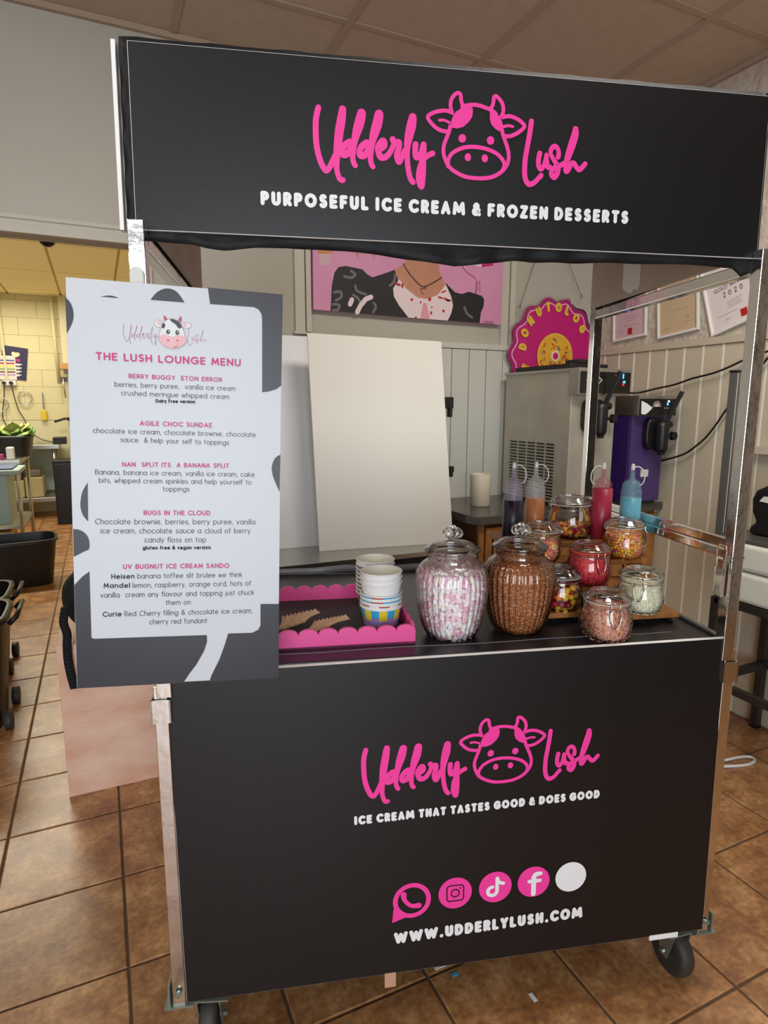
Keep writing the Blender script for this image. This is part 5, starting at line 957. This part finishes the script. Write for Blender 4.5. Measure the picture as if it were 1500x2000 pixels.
circ = lambda r, n=40, c=(cx, cz): [(c[0]+r*math.cos(2*PI*k/n), c[1]+r*math.sin(2*PI*k/n)) for k in range(n)]
MB().prism(circ(.118), sf, 0, .004).build('doughnut_print', M['donut'], sg); MB().strokes([[(a, b_, .010) for a, b_ in circ(.116)+circ(.116)[:1]]], sf, .0046).build('doughnut_rim', M['gold'], sg)
dc = (cx+.0, cz-.0); MB().prism(circ(.030, 24, dc), sf, .004, .008).build('doughnut_hole_ring', M['heart'], sg); MB().prism(circ(.018, 20, dc), sf, .008, .0095).build('doughnut_hole', M['magenta'], sg)
b = MB(); random.seed(3)
for k in range(42):
    a = random.uniform(0, 2*PI); r = random.uniform(.04, .105); t_ = random.uniform(0, PI); px_, pz_ = cx+r*math.cos(a), cz+r*math.sin(a); l_ = .007
    b.strokes([[(px_-l_*math.cos(t_), pz_-l_*math.sin(t_), .007), (px_+l_*math.cos(t_), pz_+l_*math.sin(t_), .007)]], sf, .0046, random.choice((0, 0, 1, 2)))
b.build('sprinkle_print', [M['pred'], M['navy'], M['orange']], sg)
for ch, (lx, lz) in SIGN['letters']:
    lx, lz = lx*1e-3, lz*1e-3; an = math.atan2(lz-cz, lx-cx); ro = an-PI/2
    if ch == 'E': ro = 1.2
    s_ = .050; ps, tot = lay(ch, .30, 0); bb = MB()
    X_ = Vector((math.cos(ro), 0, math.sin(ro))); Z_ = Vector((-math.sin(ro), 0, math.cos(ro)))
    fr = lambda a_, b__, d: Vector((lx, 2.7575-d, lz)) + X_*(a_-.5*tot*s_*.8) + Z_*(b__-.5*s_)
    for h_ in (.001, .003, .005): bb.strokes([[(a_*s_*.8, b__*s_, .3*s_) for a_, b__ in p_] for p_ in ps], fr, h_)
    bb.build('raised_letter', M['gold'], sg)
hg = [(a*1e-3, b_*1e-3) for a, b_ in SIGN['hang']]
for (a, b_) in ((hg[0], hg[1]), (hg[2], hg[3])):
    d = ((b_[0]-a[0]), (b_[1]-a[1])); MB().tube([(a[0], 2.752, a[1]), (a[0]+d[0]*1.35, 2.79, a[1]+d[1]*1.35)], .0014, 6).build('hanging_cord', M['dark_metal'], sg)
    MB().tube([(a[0]+.008*math.cos(k*PI/5), 2.753, a[1]+.008*math.sin(k*PI/5)) for k in range(10)], .0012, 6, closed=True).build('cord_ring', M['dark_metal'], sg)

# ------------------------------------------------------------------ certificates on the right wall
def cert(yc, zb, w_, h_, rot, m, label, red=None, lines=(), big=None):
    t = thing('framed_certificate', (XR-.01, yc, zb), label, 'certificate', 'framed certificates on the right wall')
    X_ = Vector((0, -math.cos(rot), math.sin(rot))); Z_ = Vector((0, math.sin(rot), math.cos(rot))); O_ = Vector((XR-.003, yc, zb))
    fr = lambda a_, b__, d: O_ + X_*a_ + Z_*b__ + Vector((-d, 0, 0))
    MB().box((0, 0, 0), (w_, h_, .006), fr).build('paper', M[m], t)
    for (a, b_) in (((-.010, -.012, 0), (0, h_+.01, .016)), ((w_, -.012, 0), (w_+.010, h_+.01, .016)), ((0, -.012, 0), (w_, 0, .016)), ((0, h_, 0), (w_, h_+.01, .016))): MB().box(a, b_, fr).build('frame_bar', M['frame'], t, bevel=.002)
    for (x0, y0, x1, wd) in lines: MB().strokes([[(x0*w_, y0*h_, wd), (x1*w_, y0*h_, wd)]], fr, .0068).build('print_line', M['cert_faint'], t)
    if big:
        bb = MB()
        for (tx, x0, y0, x1, ch) in big: write(bb, (tx, x0*w_, y0*h_, x1*w_, y0*h_, ch), fr, .0068, .14)
        bb.build('lettering', M['cert_ink'], t)
    if red: MB().box((red[0]*w_, red[1]*h_, .006), ((red[0]+.14)*w_, (red[1]+.11)*h_, .0072), fr).build('red_seal', M['cert_red'], t)
LN = [(.3, .36, .7, .002), (.32, .32, .68, .002), (.34, .28, .66, .002), (.3, .20, .72, .002), (.12, .12, .28, .002)]
cert(2.625, 1.762, .205, .30, .07, 'cert_pink', 'pinkish certificate marked 2020 in a white frame, leftmost on the right wall', (.44, .04), LN, [('2 0 2 0', .34, .43, .70, .020)])
cert(2.325, 1.750, .215, .30, .10, 'cert_tan', 'tan certificate in a white frame, middle of the three', None, [(.12, .78, .85, .003), (.12, .70, .6, .003), (.15, .62, .5, .002), (.25, .36, .75, .002), (.62, .14, .85, .002), (.1, .1, .3, .002), (.72, .22, .78, .010)])
cert(2.022, 1.733, .215, .30, .30, 'cert', 'tilted certificate lettered winner 2020 in a white frame, nearest the stall post', (.66, .06), [(.42, .37, .74, .002), (.4, .34, .7, .002), (.44, .31, .72, .002), (.4, .28, .74, .002), (.15, .2, .6, .002), (.3, .12, .42, .003)], [('2 0 2 0', .36, .45, .80, .024), ('GOLD WINNER', .18, .57, .92, .018), ('ELLE', .40, .70, .68, .02)])
# cables hanging along the right wall
def cable(name, pts, r, label):
    P = []
    for (px, py, X_) in pts: P.append(tuple(AX(px, py, X_)))
    return tag(MB().tube(smooth_path(P, 6), r, 8).build(name, M['cable']), label, 'cable')
cable('power_cable', [(1190, 775, 2.32), (1216, 768, 2.45), (1247, 767, 2.55), (1282, 759, 2.56), (1318, 751, 2.56), (1353, 739, 2.56), (1389, 730, 2.56), (1419, 719, 2.56), (1449, 705, 2.56), (1475, 694, 2.56), (1520, 680, 2.56)], .0045, 'upper black cable running from the steel machine along the right wall')
cable('power_cable', [(1262, 905, 2.50), (1290, 900, 2.56), (1315, 894, 2.56), (1340, 885, 2.56), (1362, 869, 2.56), (1378, 855, 2.56), (1398, 830, 2.56), (1420, 798, 2.56), (1450, 762, 2.56), (1487, 715, 2.56), (1520, 675, 2.56)], .0045, 'lower black cable sagging from the purple machine in front of the boarding')

# ------------------------------------------------------------------ steel framed bench with white pads, right
bn = thing('steel_bench', (2.38, 1.35, 0), 'steel framed bench with two white padded tiers beside the right wall', 'bench')
bx0, bx1, by0, by1 = 2.205, 2.575, .95, 1.60
for (xx, yy) in ((bx0, by1), (bx1-.01, by1+.02), (bx0, by0), (bx1-.01, by0)):
    MB().box((xx-.016, yy-.016, .012), (xx+.016, yy+.016, .655)).build('leg', M['dark_metal'], bn, bevel=.002)
    MB().box((xx-.017, yy-.017, 0), (xx+.017, yy+.017, .014)).build('foot_cap', M['black_pl'], bn)
for a, b_ in (((bx0-.016, by0, .63), (bx0+.016, by1, .662)), ((bx1-.026, by0, .63), (bx1+.006, by1, .662)), ((bx0, by1-.016, .63), (bx1, by1+.016, .662)), ((bx0-.014, by0, .285), (bx0+.012, by1, .315)), ((bx1-.022, by0, .285), (bx1+.004, by1, .315)), ((bx0, by1-.012, .288), (bx1, by1+.018, .318))):
    MB().box(a, b_).build('frame_rail', M['dark_metal'], bn, bevel=.002)
for z0, z1 in ((.664, .783), (.786, .892)):
    tag(MB().box((bx0-.02, by0-.02, z0), (bx1+.01, by1+.02, z1)).build('pad', M['white_pad'], bn, bevel=.018, bseg=4), 'white padded tier')
tag(MB().box((bx0-.01, by0, .8925), (bx1, by1+.03, .908)).build('flat_board', M['alu'], None, bevel=.002), 'dark grey board lying on the white padded bench', 'board')
q = AY(1436, 723, 1.615)
ap = thing('aluminium_post', (2.205, 1.615, .9085), 'grey aluminium post with a black cap standing at the corner of the bench', 'post')
MB().box((2.193, 1.598, .9085), (2.217, 1.628, q.z-.008)).build('profile', M['alu'], ap, bevel=.002); MB().box((2.2005, 1.5975, .915), (2.203, 1.599, q.z-.012)).build('light_groove', M['frame'], ap); MB().box((2.190, 1.595, q.z-.008), (2.220, 1.631, q.z)).build('cap', M['black_pl'], ap, bevel=.003)
# black moulded case with carrying handle
hc = thing('moulded_case', (2.36, 1.47, .9085), 'black moulded plastic case with a carrying handle standing on the grey board', 'case')
cx_, cz_ = 1.475, .9085
O = [(1.565, 0), (1.565, .03), (1.54, .05), (1.56, .09), (1.565, .14), (1.55, .175), (1.515, .195), (1.46, .20), (1.40, .20), (1.30, .19), (1.28, .10), (1.28, 0)]
b = MB().prism([(a, cz_+b_) for a, b_ in O], lambda a_, b__, d: Vector((2.30+d, a_, b__)), 0, .10); b.build('shell', M['black_pl'], hc, bevel=.014, bseg=3)
MB().prism([(1.53, cz_+.135), (1.515, cz_+.155), (1.48, cz_+.158), (1.46, cz_+.13)], lambda a_, b__, d: Vector((2.299-d, a_, b__)), 0, .002).build('handle_opening', M['white_pl'], hc)
# wall trunking at the far right
struct(MB().box((XR-.05, .6, 1.205), (XR-.017, 1.80, 1.235)), 'trim_9', M['boards_warm'], 'narrow trunking on the right wall')
# coiled white lead on the floor
P = [tuple(AZ(a, b_, .006)) for a, b_ in ((1390, 1492), (1425, 1483), (1452, 1478), (1470, 1480), (1473, 1487), (1462, 1493), (1440, 1496), (1415, 1497), (1385, 1500))]
tag(MB().tube(smooth_path(P, 5), .006, 8).build('charging_lead', M['white_pl']), 'loop of white lead lying on the tiles right of the stall', 'lead')
for (px, py, w_, h_, mm, lab) in ((888, 1903, .016, .008, 'cyan', 'tiny blue paper scrap on the floor under the front of the stall'), (1041, 1948, .010, .022, 'paper', 'small white paper scrap on the brown tiles in front of the stall'), (865, 1884, .05, .012, 'paper', 'white paper strip on the floor just under the stall edge'), (1318, 1868, .02, .012, 'paper', 'white crumb of paper beside the right castor')):
    q = AZ(px, py, .001); MB
    tag(MB().box((q.x-w_/2, q.y-h_/2, .0005), (q.x+w_/2, q.y+h_/2, .0022)).build('paper_scrap', M[mm]), lab, 'scrap')

# ------------------------------------------------------------------ plywood box and rucksack
pb = MB().box((-.185, 2.315, .0), (.14, 2.66, .575)); pb = tag(pb.build('plywood_box', M['ply'], None, bevel=.003), 'pinkish plywood box standing on the floor behind the stall, left', 'box')
rk = thing('rucksack', (-.08, 2.42, .58), 'black rucksack with hanging strap on top of the plywood box, mostly behind the menu board', 'bag')
def blob(c, r, n=18, m=26, sq=.8):
    vs = []; fs = []
    for i in range(n+1):
        th = PI*i/n
        for k in range(m):
            ph = 2*PI*k/m; sp = lambda t_, e: math.copysign(abs(t_)**e, t_)
            q_ = Vector((sp(math.sin(th), sq)*sp(math.cos(ph), sq), sp(math.sin(th), sq)*sp(math.sin(ph), sq), sp(math.cos(th), sq)))
            q_ *= 1+.03*math.sin(5*ph+3*th)
            vs.append((c[0]+q_.x*r[0], c[1]+q_.y*r[1], c[2]+q_.z*r[2]))
    for i in range(n):
        for k in range(m): fs.append((i*m+k, (i+1)*m+k, (i+1)*m+(k+1) % m, i*m+(k+1) % m))
    return MB().add(vs, fs, 0, True)
blob((-.015, 2.47, .70), (.145, .13, .125)).build('bag_body', M['black_matt'], rk)
S0 = [tuple(AY(a, b_, 2.30)) for a, b_ in ((128, 1185), (124, 1215), (131, 1238), (131, 1262), (133, 1290), (139, 1320), (146, 1345))]
sp_ = smooth_path(S0, 4); b = MB()
for i in range(len(sp_)-1):
    a, c_ = Vector(sp_[i]), Vector(sp_[i+1]); b.add([a+Vector((-.014, 0, 0)), a+Vector((.014, 0, 0)), c_+Vector((.014, 0, 0)), c_+Vector((-.014, 0, 0))], [(0, 1, 2, 3)], 0, True)
b.build('strap', M['black_matt'], rk, solid=.003)

# ------------------------------------------------------------------ black storage tote and bins on the left
def tub(name, c, w_, d_, h_, tap, m, label, cat, rot=0, rim=.02, rad=.25):
    def outline(w0, d0, z, n=32):
        o_ = []
        for k in range(n):
            a = 2*PI*k/n; e = .45
            x_ = math.copysign(abs(math.cos(a))**e, math.cos(a))*w0/2; y_ = math.copysign(abs(math.sin(a))**e, math.sin(a))*d0/2
            o_.append(Vector((c[0]+x_*math.cos(rot)-y_*math.sin(rot), c[1]+x_*math.sin(rot)+y_*math.cos(rot), c[2]+z)))
        return o_
    n = 32; b = MB(); rings = [outline(w_*tap, d_*tap, 0), outline(w_, d_, h_), outline(w_+rim, d_+rim, h_), outline(w_+rim, d_+rim, h_-.02), ]
    ins = [outline(w_+rim, d_+rim, h_), outline(w_-.015, d_-.015, h_), outline(w_*tap-.015, d_*tap-.015, .015)]
    def sk(rs):
        vs = [p for r_ in rs for p in r_]; b.add(vs, [(i*n+k, i*n+(k+1) % n, (i+1)*n+(k+1) % n, (i+1)*n+k) for i in range(len(rs)-1) for k in range(n)], 0, True)
    t = thing(name, Vector(c), label, cat)
    sk(rings[:2]); b.add(rings[0], [tuple(range(n))[::-1]]); sk(ins[1:]); b.add(ins[2], [tuple(range(n))])
    b.build('shell', m, t)
    b = MB(); sk([rings[3], rings[2], ins[1]]); b.build('rim', m, t)
    return t
q = AZ(60, 1150, 0)
tub('storage_tub', (-.64, 5.55, 0), .54, .42, .37, .82, M['black_pl'], 'empty black plastic tub standing on the tiles of the kitchen passage', 'tub', .12)
q = AZ(12, 1290, 0)
def bin_(c, w_, d_, h_, label):
    t = tub('wheeled_bin', c, w_, d_, h_, .8, M['black_pl'], label, 'bin', 0, .03)
    MB().tube([(c[0]+w_/2+.02, c[1]-.12, c[2]+h_-.03), (c[0]+w_/2+.05, c[1]-.12, c[2]+h_-.0), (c[0]+w_/2+.05, c[1]+.12, c[2]+h_-.0), (c[0]+w_/2+.02, c[1]+.12, c[2]+h_-.03)], .011, 8).build('handle', M['black_pl'], t)
    for s_ in (-1, 1): MB().tube([(c[0]+w_/2-.03, c[1]+s_*.13, .04), (c[0]+w_/2+.0, c[1]+s_*.13, .04)], .04, 14).build('wheel', M['rubber'], t)
xb_ = AY(24, 1200, 3.1).x; bin_((xb_-.23, 3.1, 0), .42, .40, AY(20, 1190, 3.1).z, 'black wheeled bin at the left picture edge nearest the stall')
xb_ = AY(26, 1150, 3.75).x; bin_((xb_-.23, 3.75, 0), .42, .44, AY(20, 1150, 3.75).z, 'black wheeled bin behind the nearest one at the left picture edge')
# pale blue cool box on a stand
cb_ = thing('cool_box', (-1.0, 5.9, .55), 'pale blue chest with a raised lid at the left edge of the passage', 'cool box')
a = AY(0, 925, 5.9); b_ = AY(38, 1000, 5.9)
MB().box((-1.35, 5.72, .45), (AY(20, 960, 5.8).x, 6.15, AY(20, 925, 5.8).z)).build('body', M['ice_blue'], cb_, bevel=.012, bseg=3)
zl = AY(20, 925, 5.8).z
MB().box((-1.38, 5.68, zl), (AY(40, 920, 5.8).x, 6.2, zl+.035)).build('lid_rim', M['ice_blue'], cb_, bevel=.006)
MB().box((-1.35, 5.74, zl+.035), (AY(26, 915, 5.8).x, 6.12, zl+.05)).build('lid_insert', M['navy'], cb_, bevel=.01)
MB().box((-1.30, 5.75, 0), (-1.02, 6.1, .45)).build('plinth', M['white_pl'], cb_)
tag(tub('clear_container', (-.86, 6.35, 0), .18, .2, .26, .85, M['white_pl'], 'translucent white container on the floor beside the chest', 'container'), None)
# nearer steel prep table with crate of lettuce
pt = thing('prep_table', (-1.0, 6.9, 0), 'steel prep table on the left holding the black crate of lettuce', 'table')
tz = AY(60, 890, 6.9).z
x1 = AY(57, 895, 7.2).x
MB().box((-1.6, 6.35, tz-.04), (x1, 7.35, tz)).build('steel_top', M['steel'], pt, bevel=.003)
MB().box((-1.6, 6.4, .30), (x1-.01, 7.3, .32)).build('shelf', M['steel'], pt)
for xx, yy in ((x1-.03, 6.4), (x1-.03, 7.3), (-1.55, 6.4), (-1.55, 7.3)): MB().tube([(xx, yy, 0), (xx, yy, tz-.04)], .018, 10).build('leg', M['steel'], pt)
tub('lettuce_crate', (AY(28, 885, 6.95).x, 6.95, tz), .34, .46, .20, .85, M['black_pl'], 'black crate of lettuce on the nearer steel table', 'crate')
random.seed(11); lc = Vector((AY(28, 885, 6.95).x, 6.95, tz+.20))
lt = thing('lettuce', lc-Vector((0, 0, .05)), 'green and pale lettuce leaves heaped in the black crate', 'lettuce')
for k in range(16):
    a = 2*PI*k/16+random.uniform(-.2, .2); r = .05+.08*(k % 3)/2; ti = random.uniform(.2, .9); s_ = random.uniform(.08, .13)
    c_ = lc+Vector((r*math.cos(a), r*math.sin(a), -.02+.04*(1-(k % 3)/2)))
    Rm = Matrix.Rotation(a, 3, 'Z') @ Matrix.Rotation(-ti, 3, 'Y')
    MB().grid(lambda u_, v_: c_ + Rm @ Vector(((u_-.3)*s_*1.5, (v_-.5)*s_*1.5*math.sin(PI*(u_*.8+.15)), .025*math.sin(v_*PI)+.012*math.sin(v_*25)*u_)), 8, 10).build('leaf', M['lettuce'] if k % 3 else M['lettuce_y'], lt, solid=.002)
tag(MB().box((AY(15, 905, 6.5).x, 6.45, tz), (AY(30, 905, 6.5).x, 6.55, tz+.11)).build('carton', M['white_pl'], None, bevel=.01), 'small white carton on the steel table in front of the crate', 'carton')
tag(MB().box((AY(-8, 905, 6.5).x, 6.42, tz), (AY(10, 905, 6.5).x, 6.5, tz+.05)).build('packet', M['magenta_d'], None, bevel=.005), 'purple packet on the steel table at the left picture edge', 'packet')
tag(MB().box((-.92, 6.5, 0), (-.80, 7.0, .26)).build('floor_crate', M['orange_box'], None), 'tan box on the floor under the nearer steel table', 'box')
# rear steel table
rt = thing('rear_table', (-.75, 8.95, 0), 'steel table with undershelf against the far kitchen wall', 'table')
z1_ = AY(90, 869, 8.7).z; zs_ = AY(90, 972, 8.7).z; xr = AY(117, 900, 8.7).x; xl = -1.45
MB().box((xl, 8.68, z1_-.05), (xr, 9.28, z1_)).build('steel_top', M['steel'], rt, bevel=.003); MB().box((xl, 8.7, zs_-.05), (xr-.04, 9.26, zs_)).build('shelf', M['steel'], rt, bevel=.003)
for xx in (xr-.06, xl+.05):
    for yy in (8.72, 9.24): MB().tube([(xx, yy, 0), (xx, yy, z1_-.05)], .022, 10).build('leg', M['steel'], rt)
MB().box((xl, 9.262, .30), (xr-.05, 9.27, z1_-.05)).build('back_sheet', M['ice_blue'], rt)
def tubb(x0, x1, y0, y1, z0, h_, m, label):
    t = thing('food_tub', ((x0+x1)/2, (y0+y1)/2, z0), label, 'tub'); MB().box((x0, y0, z0), (x1, y1, z0+h_)).build('body', M[m], t, bevel=.02, bseg=3); MB().box((x0+.02, y0+.0, z0+h_), (x1-.02, y1, z0+h_+.09)).build('lid', M['tublid'], t, bevel=.02, bseg=3)
xa, xb = AY(50, 950, 8.8).x, AY(86, 950, 8.8).x
tubb(xa, xb, 8.76, 9.1, zs_, .26, 'tubp', 'large cream tub with grey lid on the undershelf of the far steel table')
tubb(AY(24, 950, 8.8).x, xa-.01, 8.78, 9.1, zs_, .22, 'tubp', 'smaller cream tub left of the large one on the undershelf')
tag(MB().box((AY(104, 860, 8.9).x, 8.8, z1_), (AY(130, 860, 8.9).x, 9.05, z1_+.085)).build('black_appliance', M['black_pl'], None, bevel=.006), 'flat black box on the right end of the far steel table', 'box')
xa, xb = AY(109, 940, 8.5).x, AY(150, 940, 8.5).x
tb = thing('tall_bin', ((xa+xb)/2, 8.65, 0), 'tall black bin beside the far steel table, partly behind the menu board', 'bin')
MB().box((xa, 8.2, 0), (xb, 8.62, AY(120, 900, 8.5).z)).build('body', M['black_pl'], tb, bevel=.015); MB().box((xa-.01, 8.19, AY(120, 900, 8.5).z), (xb+.01, 8.63, AY(120, 896, 8.5).z)).build('lid', M['black_pl'], tb, bevel=.005)
# wall things in the kitchen
KF = KY-.031
def wp(px, py, d=0): return AY(px, py, KF-d)
def poster(px0, py0, px1, py1, m, label, tilt=0):
    a, b_ = wp(px0, py1), wp(px1, py0); t = thing('poster', ((a.x+b_.x)/2, KF, a.z), label, 'poster')
    c_ = Vector(((a.x+b_.x)/2, KF-.001, (a.z+b_.z)/2)); w_, h_ = b_.x-a.x, b_.z-a.z
    fr = lambda x_, z_, d: c_ + Vector((x_*math.cos(tilt)-z_*math.sin(tilt), -d, x_*math.sin(tilt)+z_*math.cos(tilt)))
    MB().box((-w_/2, -h_/2, 0), (w_/2, h_/2, .004), fr).build('sheet', M[m], t); return t, fr, w_, h_
t, fr, w_, h_ = poster(6, 678, 50, 740, 'navyposter', 'navy poster with a cream heart on the kitchen wall', -.13)
MB().strokes([[(.25*w_-.3*w_, .28*h_, .05), (.25*w_-.22*w_, .24*h_, .05)], [(.25*w_-.14*w_, .28*h_, .05), (.25*w_-.22*w_, .24*h_, .05)]], fr, .0048).build('heart_print', M['heart'], t)
b = MB()
for k in range(4): b.strokes([[(-.05*w_, -.02*h_-k*.11*h_, .014), (.28*w_, -.02*h_-k*.11*h_, .014)], [(-.05*w_, -.055*h_-k*.11*h_, .014), (.2*w_, -.055*h_-k*.11*h_, .014)]], fr, .0048)
b.build('text_lines', M['cert'], t); MB().strokes([[(-.05*w_, .1*h_, .03), (.18*w_, .1*h_, .03)]], fr, .0048).build('pink_title', M['magenta'], t)
KF2 = KF; KF -= .006
t, fr, w_, h_ = poster(-8, 695, 29, 741, 'cert', 'white chart with coloured rows overlapping the navy poster', 0)
for k, mm in enumerate(('navy', 'pred', 'yellow', 'green', 'brown_print', 'lilac')): MB().strokes([[(-.4*w_, (.30-k*.12)*h_, .018), (.42*w_, (.30-k*.12)*h_, .018)]], fr, .0048).build('coloured_row', M[mm], t)
KF = KF2
a, b_ = wp(0, 753), wp(32, 743); so = thing('double_socket', ((a.x+b_.x)/2, KF, a.z), 'white double socket with two black plugs below the chart', 'socket')
MB().box((a.x+.03, KF-.04, a.z), (b_.x, KF, b_.z)).build('plate', M['white_pl'], so, bevel=.006)
for px in (8, 22):
    q = wp(px, 748, .04); MB().tube([(q.x, KF-.04, q.z), (q.x, KF-.085, q.z)], .022, 12).build('plug', M['black_pl'], so)
a, b_ = wp(9, 742), wp(3, 575); struct(MB().bar((a.x+.03, KF-.02, a.z), (a.x+.01, KF-.02, 2.79), .03, .025), 'trim_10', M['kwall'], 'cable trunking running up to the kitchen ceiling')
a, b_ = wp(114, 750), wp(106, 597); struct(MB().tube([(a.x+.02, KF-.13-.02, a.z), (a.x-.0, KF-.15, b_.z+.1)], .022, 10), 'trim_11', M['kgap'], 'painted pipe on the kitchen wall corner')
def kcable(pts, label):
    return tag(MB().tube(smooth_path([tuple(wp(px, py, d)) for px, py, d in pts], 5), .006, 6).build('appliance_cable', M['dark_metal']), label, 'cable')
kcable([(8, 752, .08), (8, 775, .03), (6, 795, .03), (5, 815, .03), (12, 830, .03), (16, 845, .05)], 'dark cable hanging straight from the left plug of the kitchen socket')
kcable([(22, 752, .08), (28, 775, .03), (36, 800, .03), (48, 820, .03), (60, 843, .03), (75, 855, .04), (90, 861, .1), (104, 863, .3)], 'dark cable curving from the right plug to the flat black box')
def loop(px, py, r, label):
    q = wp(px, py, .03); tag(MB().tube([(q.x+r*math.cos(k*PI/9)*(1+.1*math.sin(3*k)), q.y, q.z+r*1.15*math.sin(k*PI/9)) for k in range(18)], .007, 6, closed=True).build('hanging_wire_loop', M['steel']), label, 'wire loop')
loop(49, 777, .075, 'thin wire loop hanging on the kitchen wall left of the yellow brush'); loop(3, 790, .075, 'wire loop on the kitchen wall at the left picture edge')
q = wp(85, 800, .03); br = thing('hanging_brush', q, 'yellow brush hanging by a dark handle on the kitchen wall', 'brush')
MB().bar(wp(83, 767, .02), wp(85, 800, .02), .012, .01).build('handle', M['navy'], br); MB().box((q.x-.035, q.y-.02, q.z-.14), (q.x+.03, q.y+.02, q.z)).build('brush_head', M['yellow_pl'], br, bevel=.01)
q = AY(118, 822, 9.05); pn = thing('frying_pan', (q.x, 9.1, q.z-.02), 'dark pan on the kitchen wall, handle pointing left, half hidden by the menu board', 'pan')
MB().bar((AY(106, 824, 9.05).x, 9.05, AY(106, 824, 9.05).z), (AY(128, 817, 9.05).x, 9.05, AY(128, 817, 9.05).z), .03, .03).build('pan_handle', M['black_pl'], pn, bevel=.008)
xq = AY(128, 817, 9.05); MB().lathe([(.001, 0), (.11, 0), (.13, .04)], (xq.x+.13, 9.05, xq.z-.03), 28).build('pan_body', M['maroon'], pn, solid=.004)
# wall shelf with hanging utensils at the corner, behind menu edge
q = AY(125, 712, 9.1); sh_ = thing('wall_shelf', (q.x+.1, 9.15, q.z-.1), 'small wooden wall shelf with metal utensils beside the pipe', 'shelf')
MB().box((q.x-.05, 9.0, q.z-.06), (q.x+.4, 9.18, q.z+.01)).build('shelf_board', M['orange_box'], sh_); MB().box((q.x-.05, 9.02, q.z-.22), (q.x+.4, 9.05, q.z-.16)).build('utensil_rail', M['dark_metal'], sh_)
for k in range(4): MB().tube([(q.x-.02+.06*k, 9.0, q.z-.17), (q.x-.01+.06*k, 9.0, q.z-.42-.04*(k % 2))], .009, 6).build('utensil', M['steel'], sh_)
# dome sensor just inside the opening and detector on the ceiling
q = AY(91, 463, 3.02); ds = MB(); prof = [(.055, 0), (.05, -.012), (.045, -.014)]
zc_ = KC
tt = thing('ceiling_dome', (q.x, 3.1, KC-.05), 'small black dome camera with pale ring just behind the opening', 'dome camera')
zd = AY(91, 466, 2.93).z
MB().lathe([(.038, 0), (.044, .004), (.044, .016), (.03, .02), (.03, KC-zd)], (AY(91, 458, 2.95).x, 2.95, zd), 28, cap1=True).build('mount_ring', M['white_pl'], tt); MB().lathe([(.001, -.03), (.014, -.027), (.026, -.018), (.033, 0)], (AY(91, 458, 2.95).x, 2.95, zd+.002), 24).build('dome', M['panel_black'], tt)
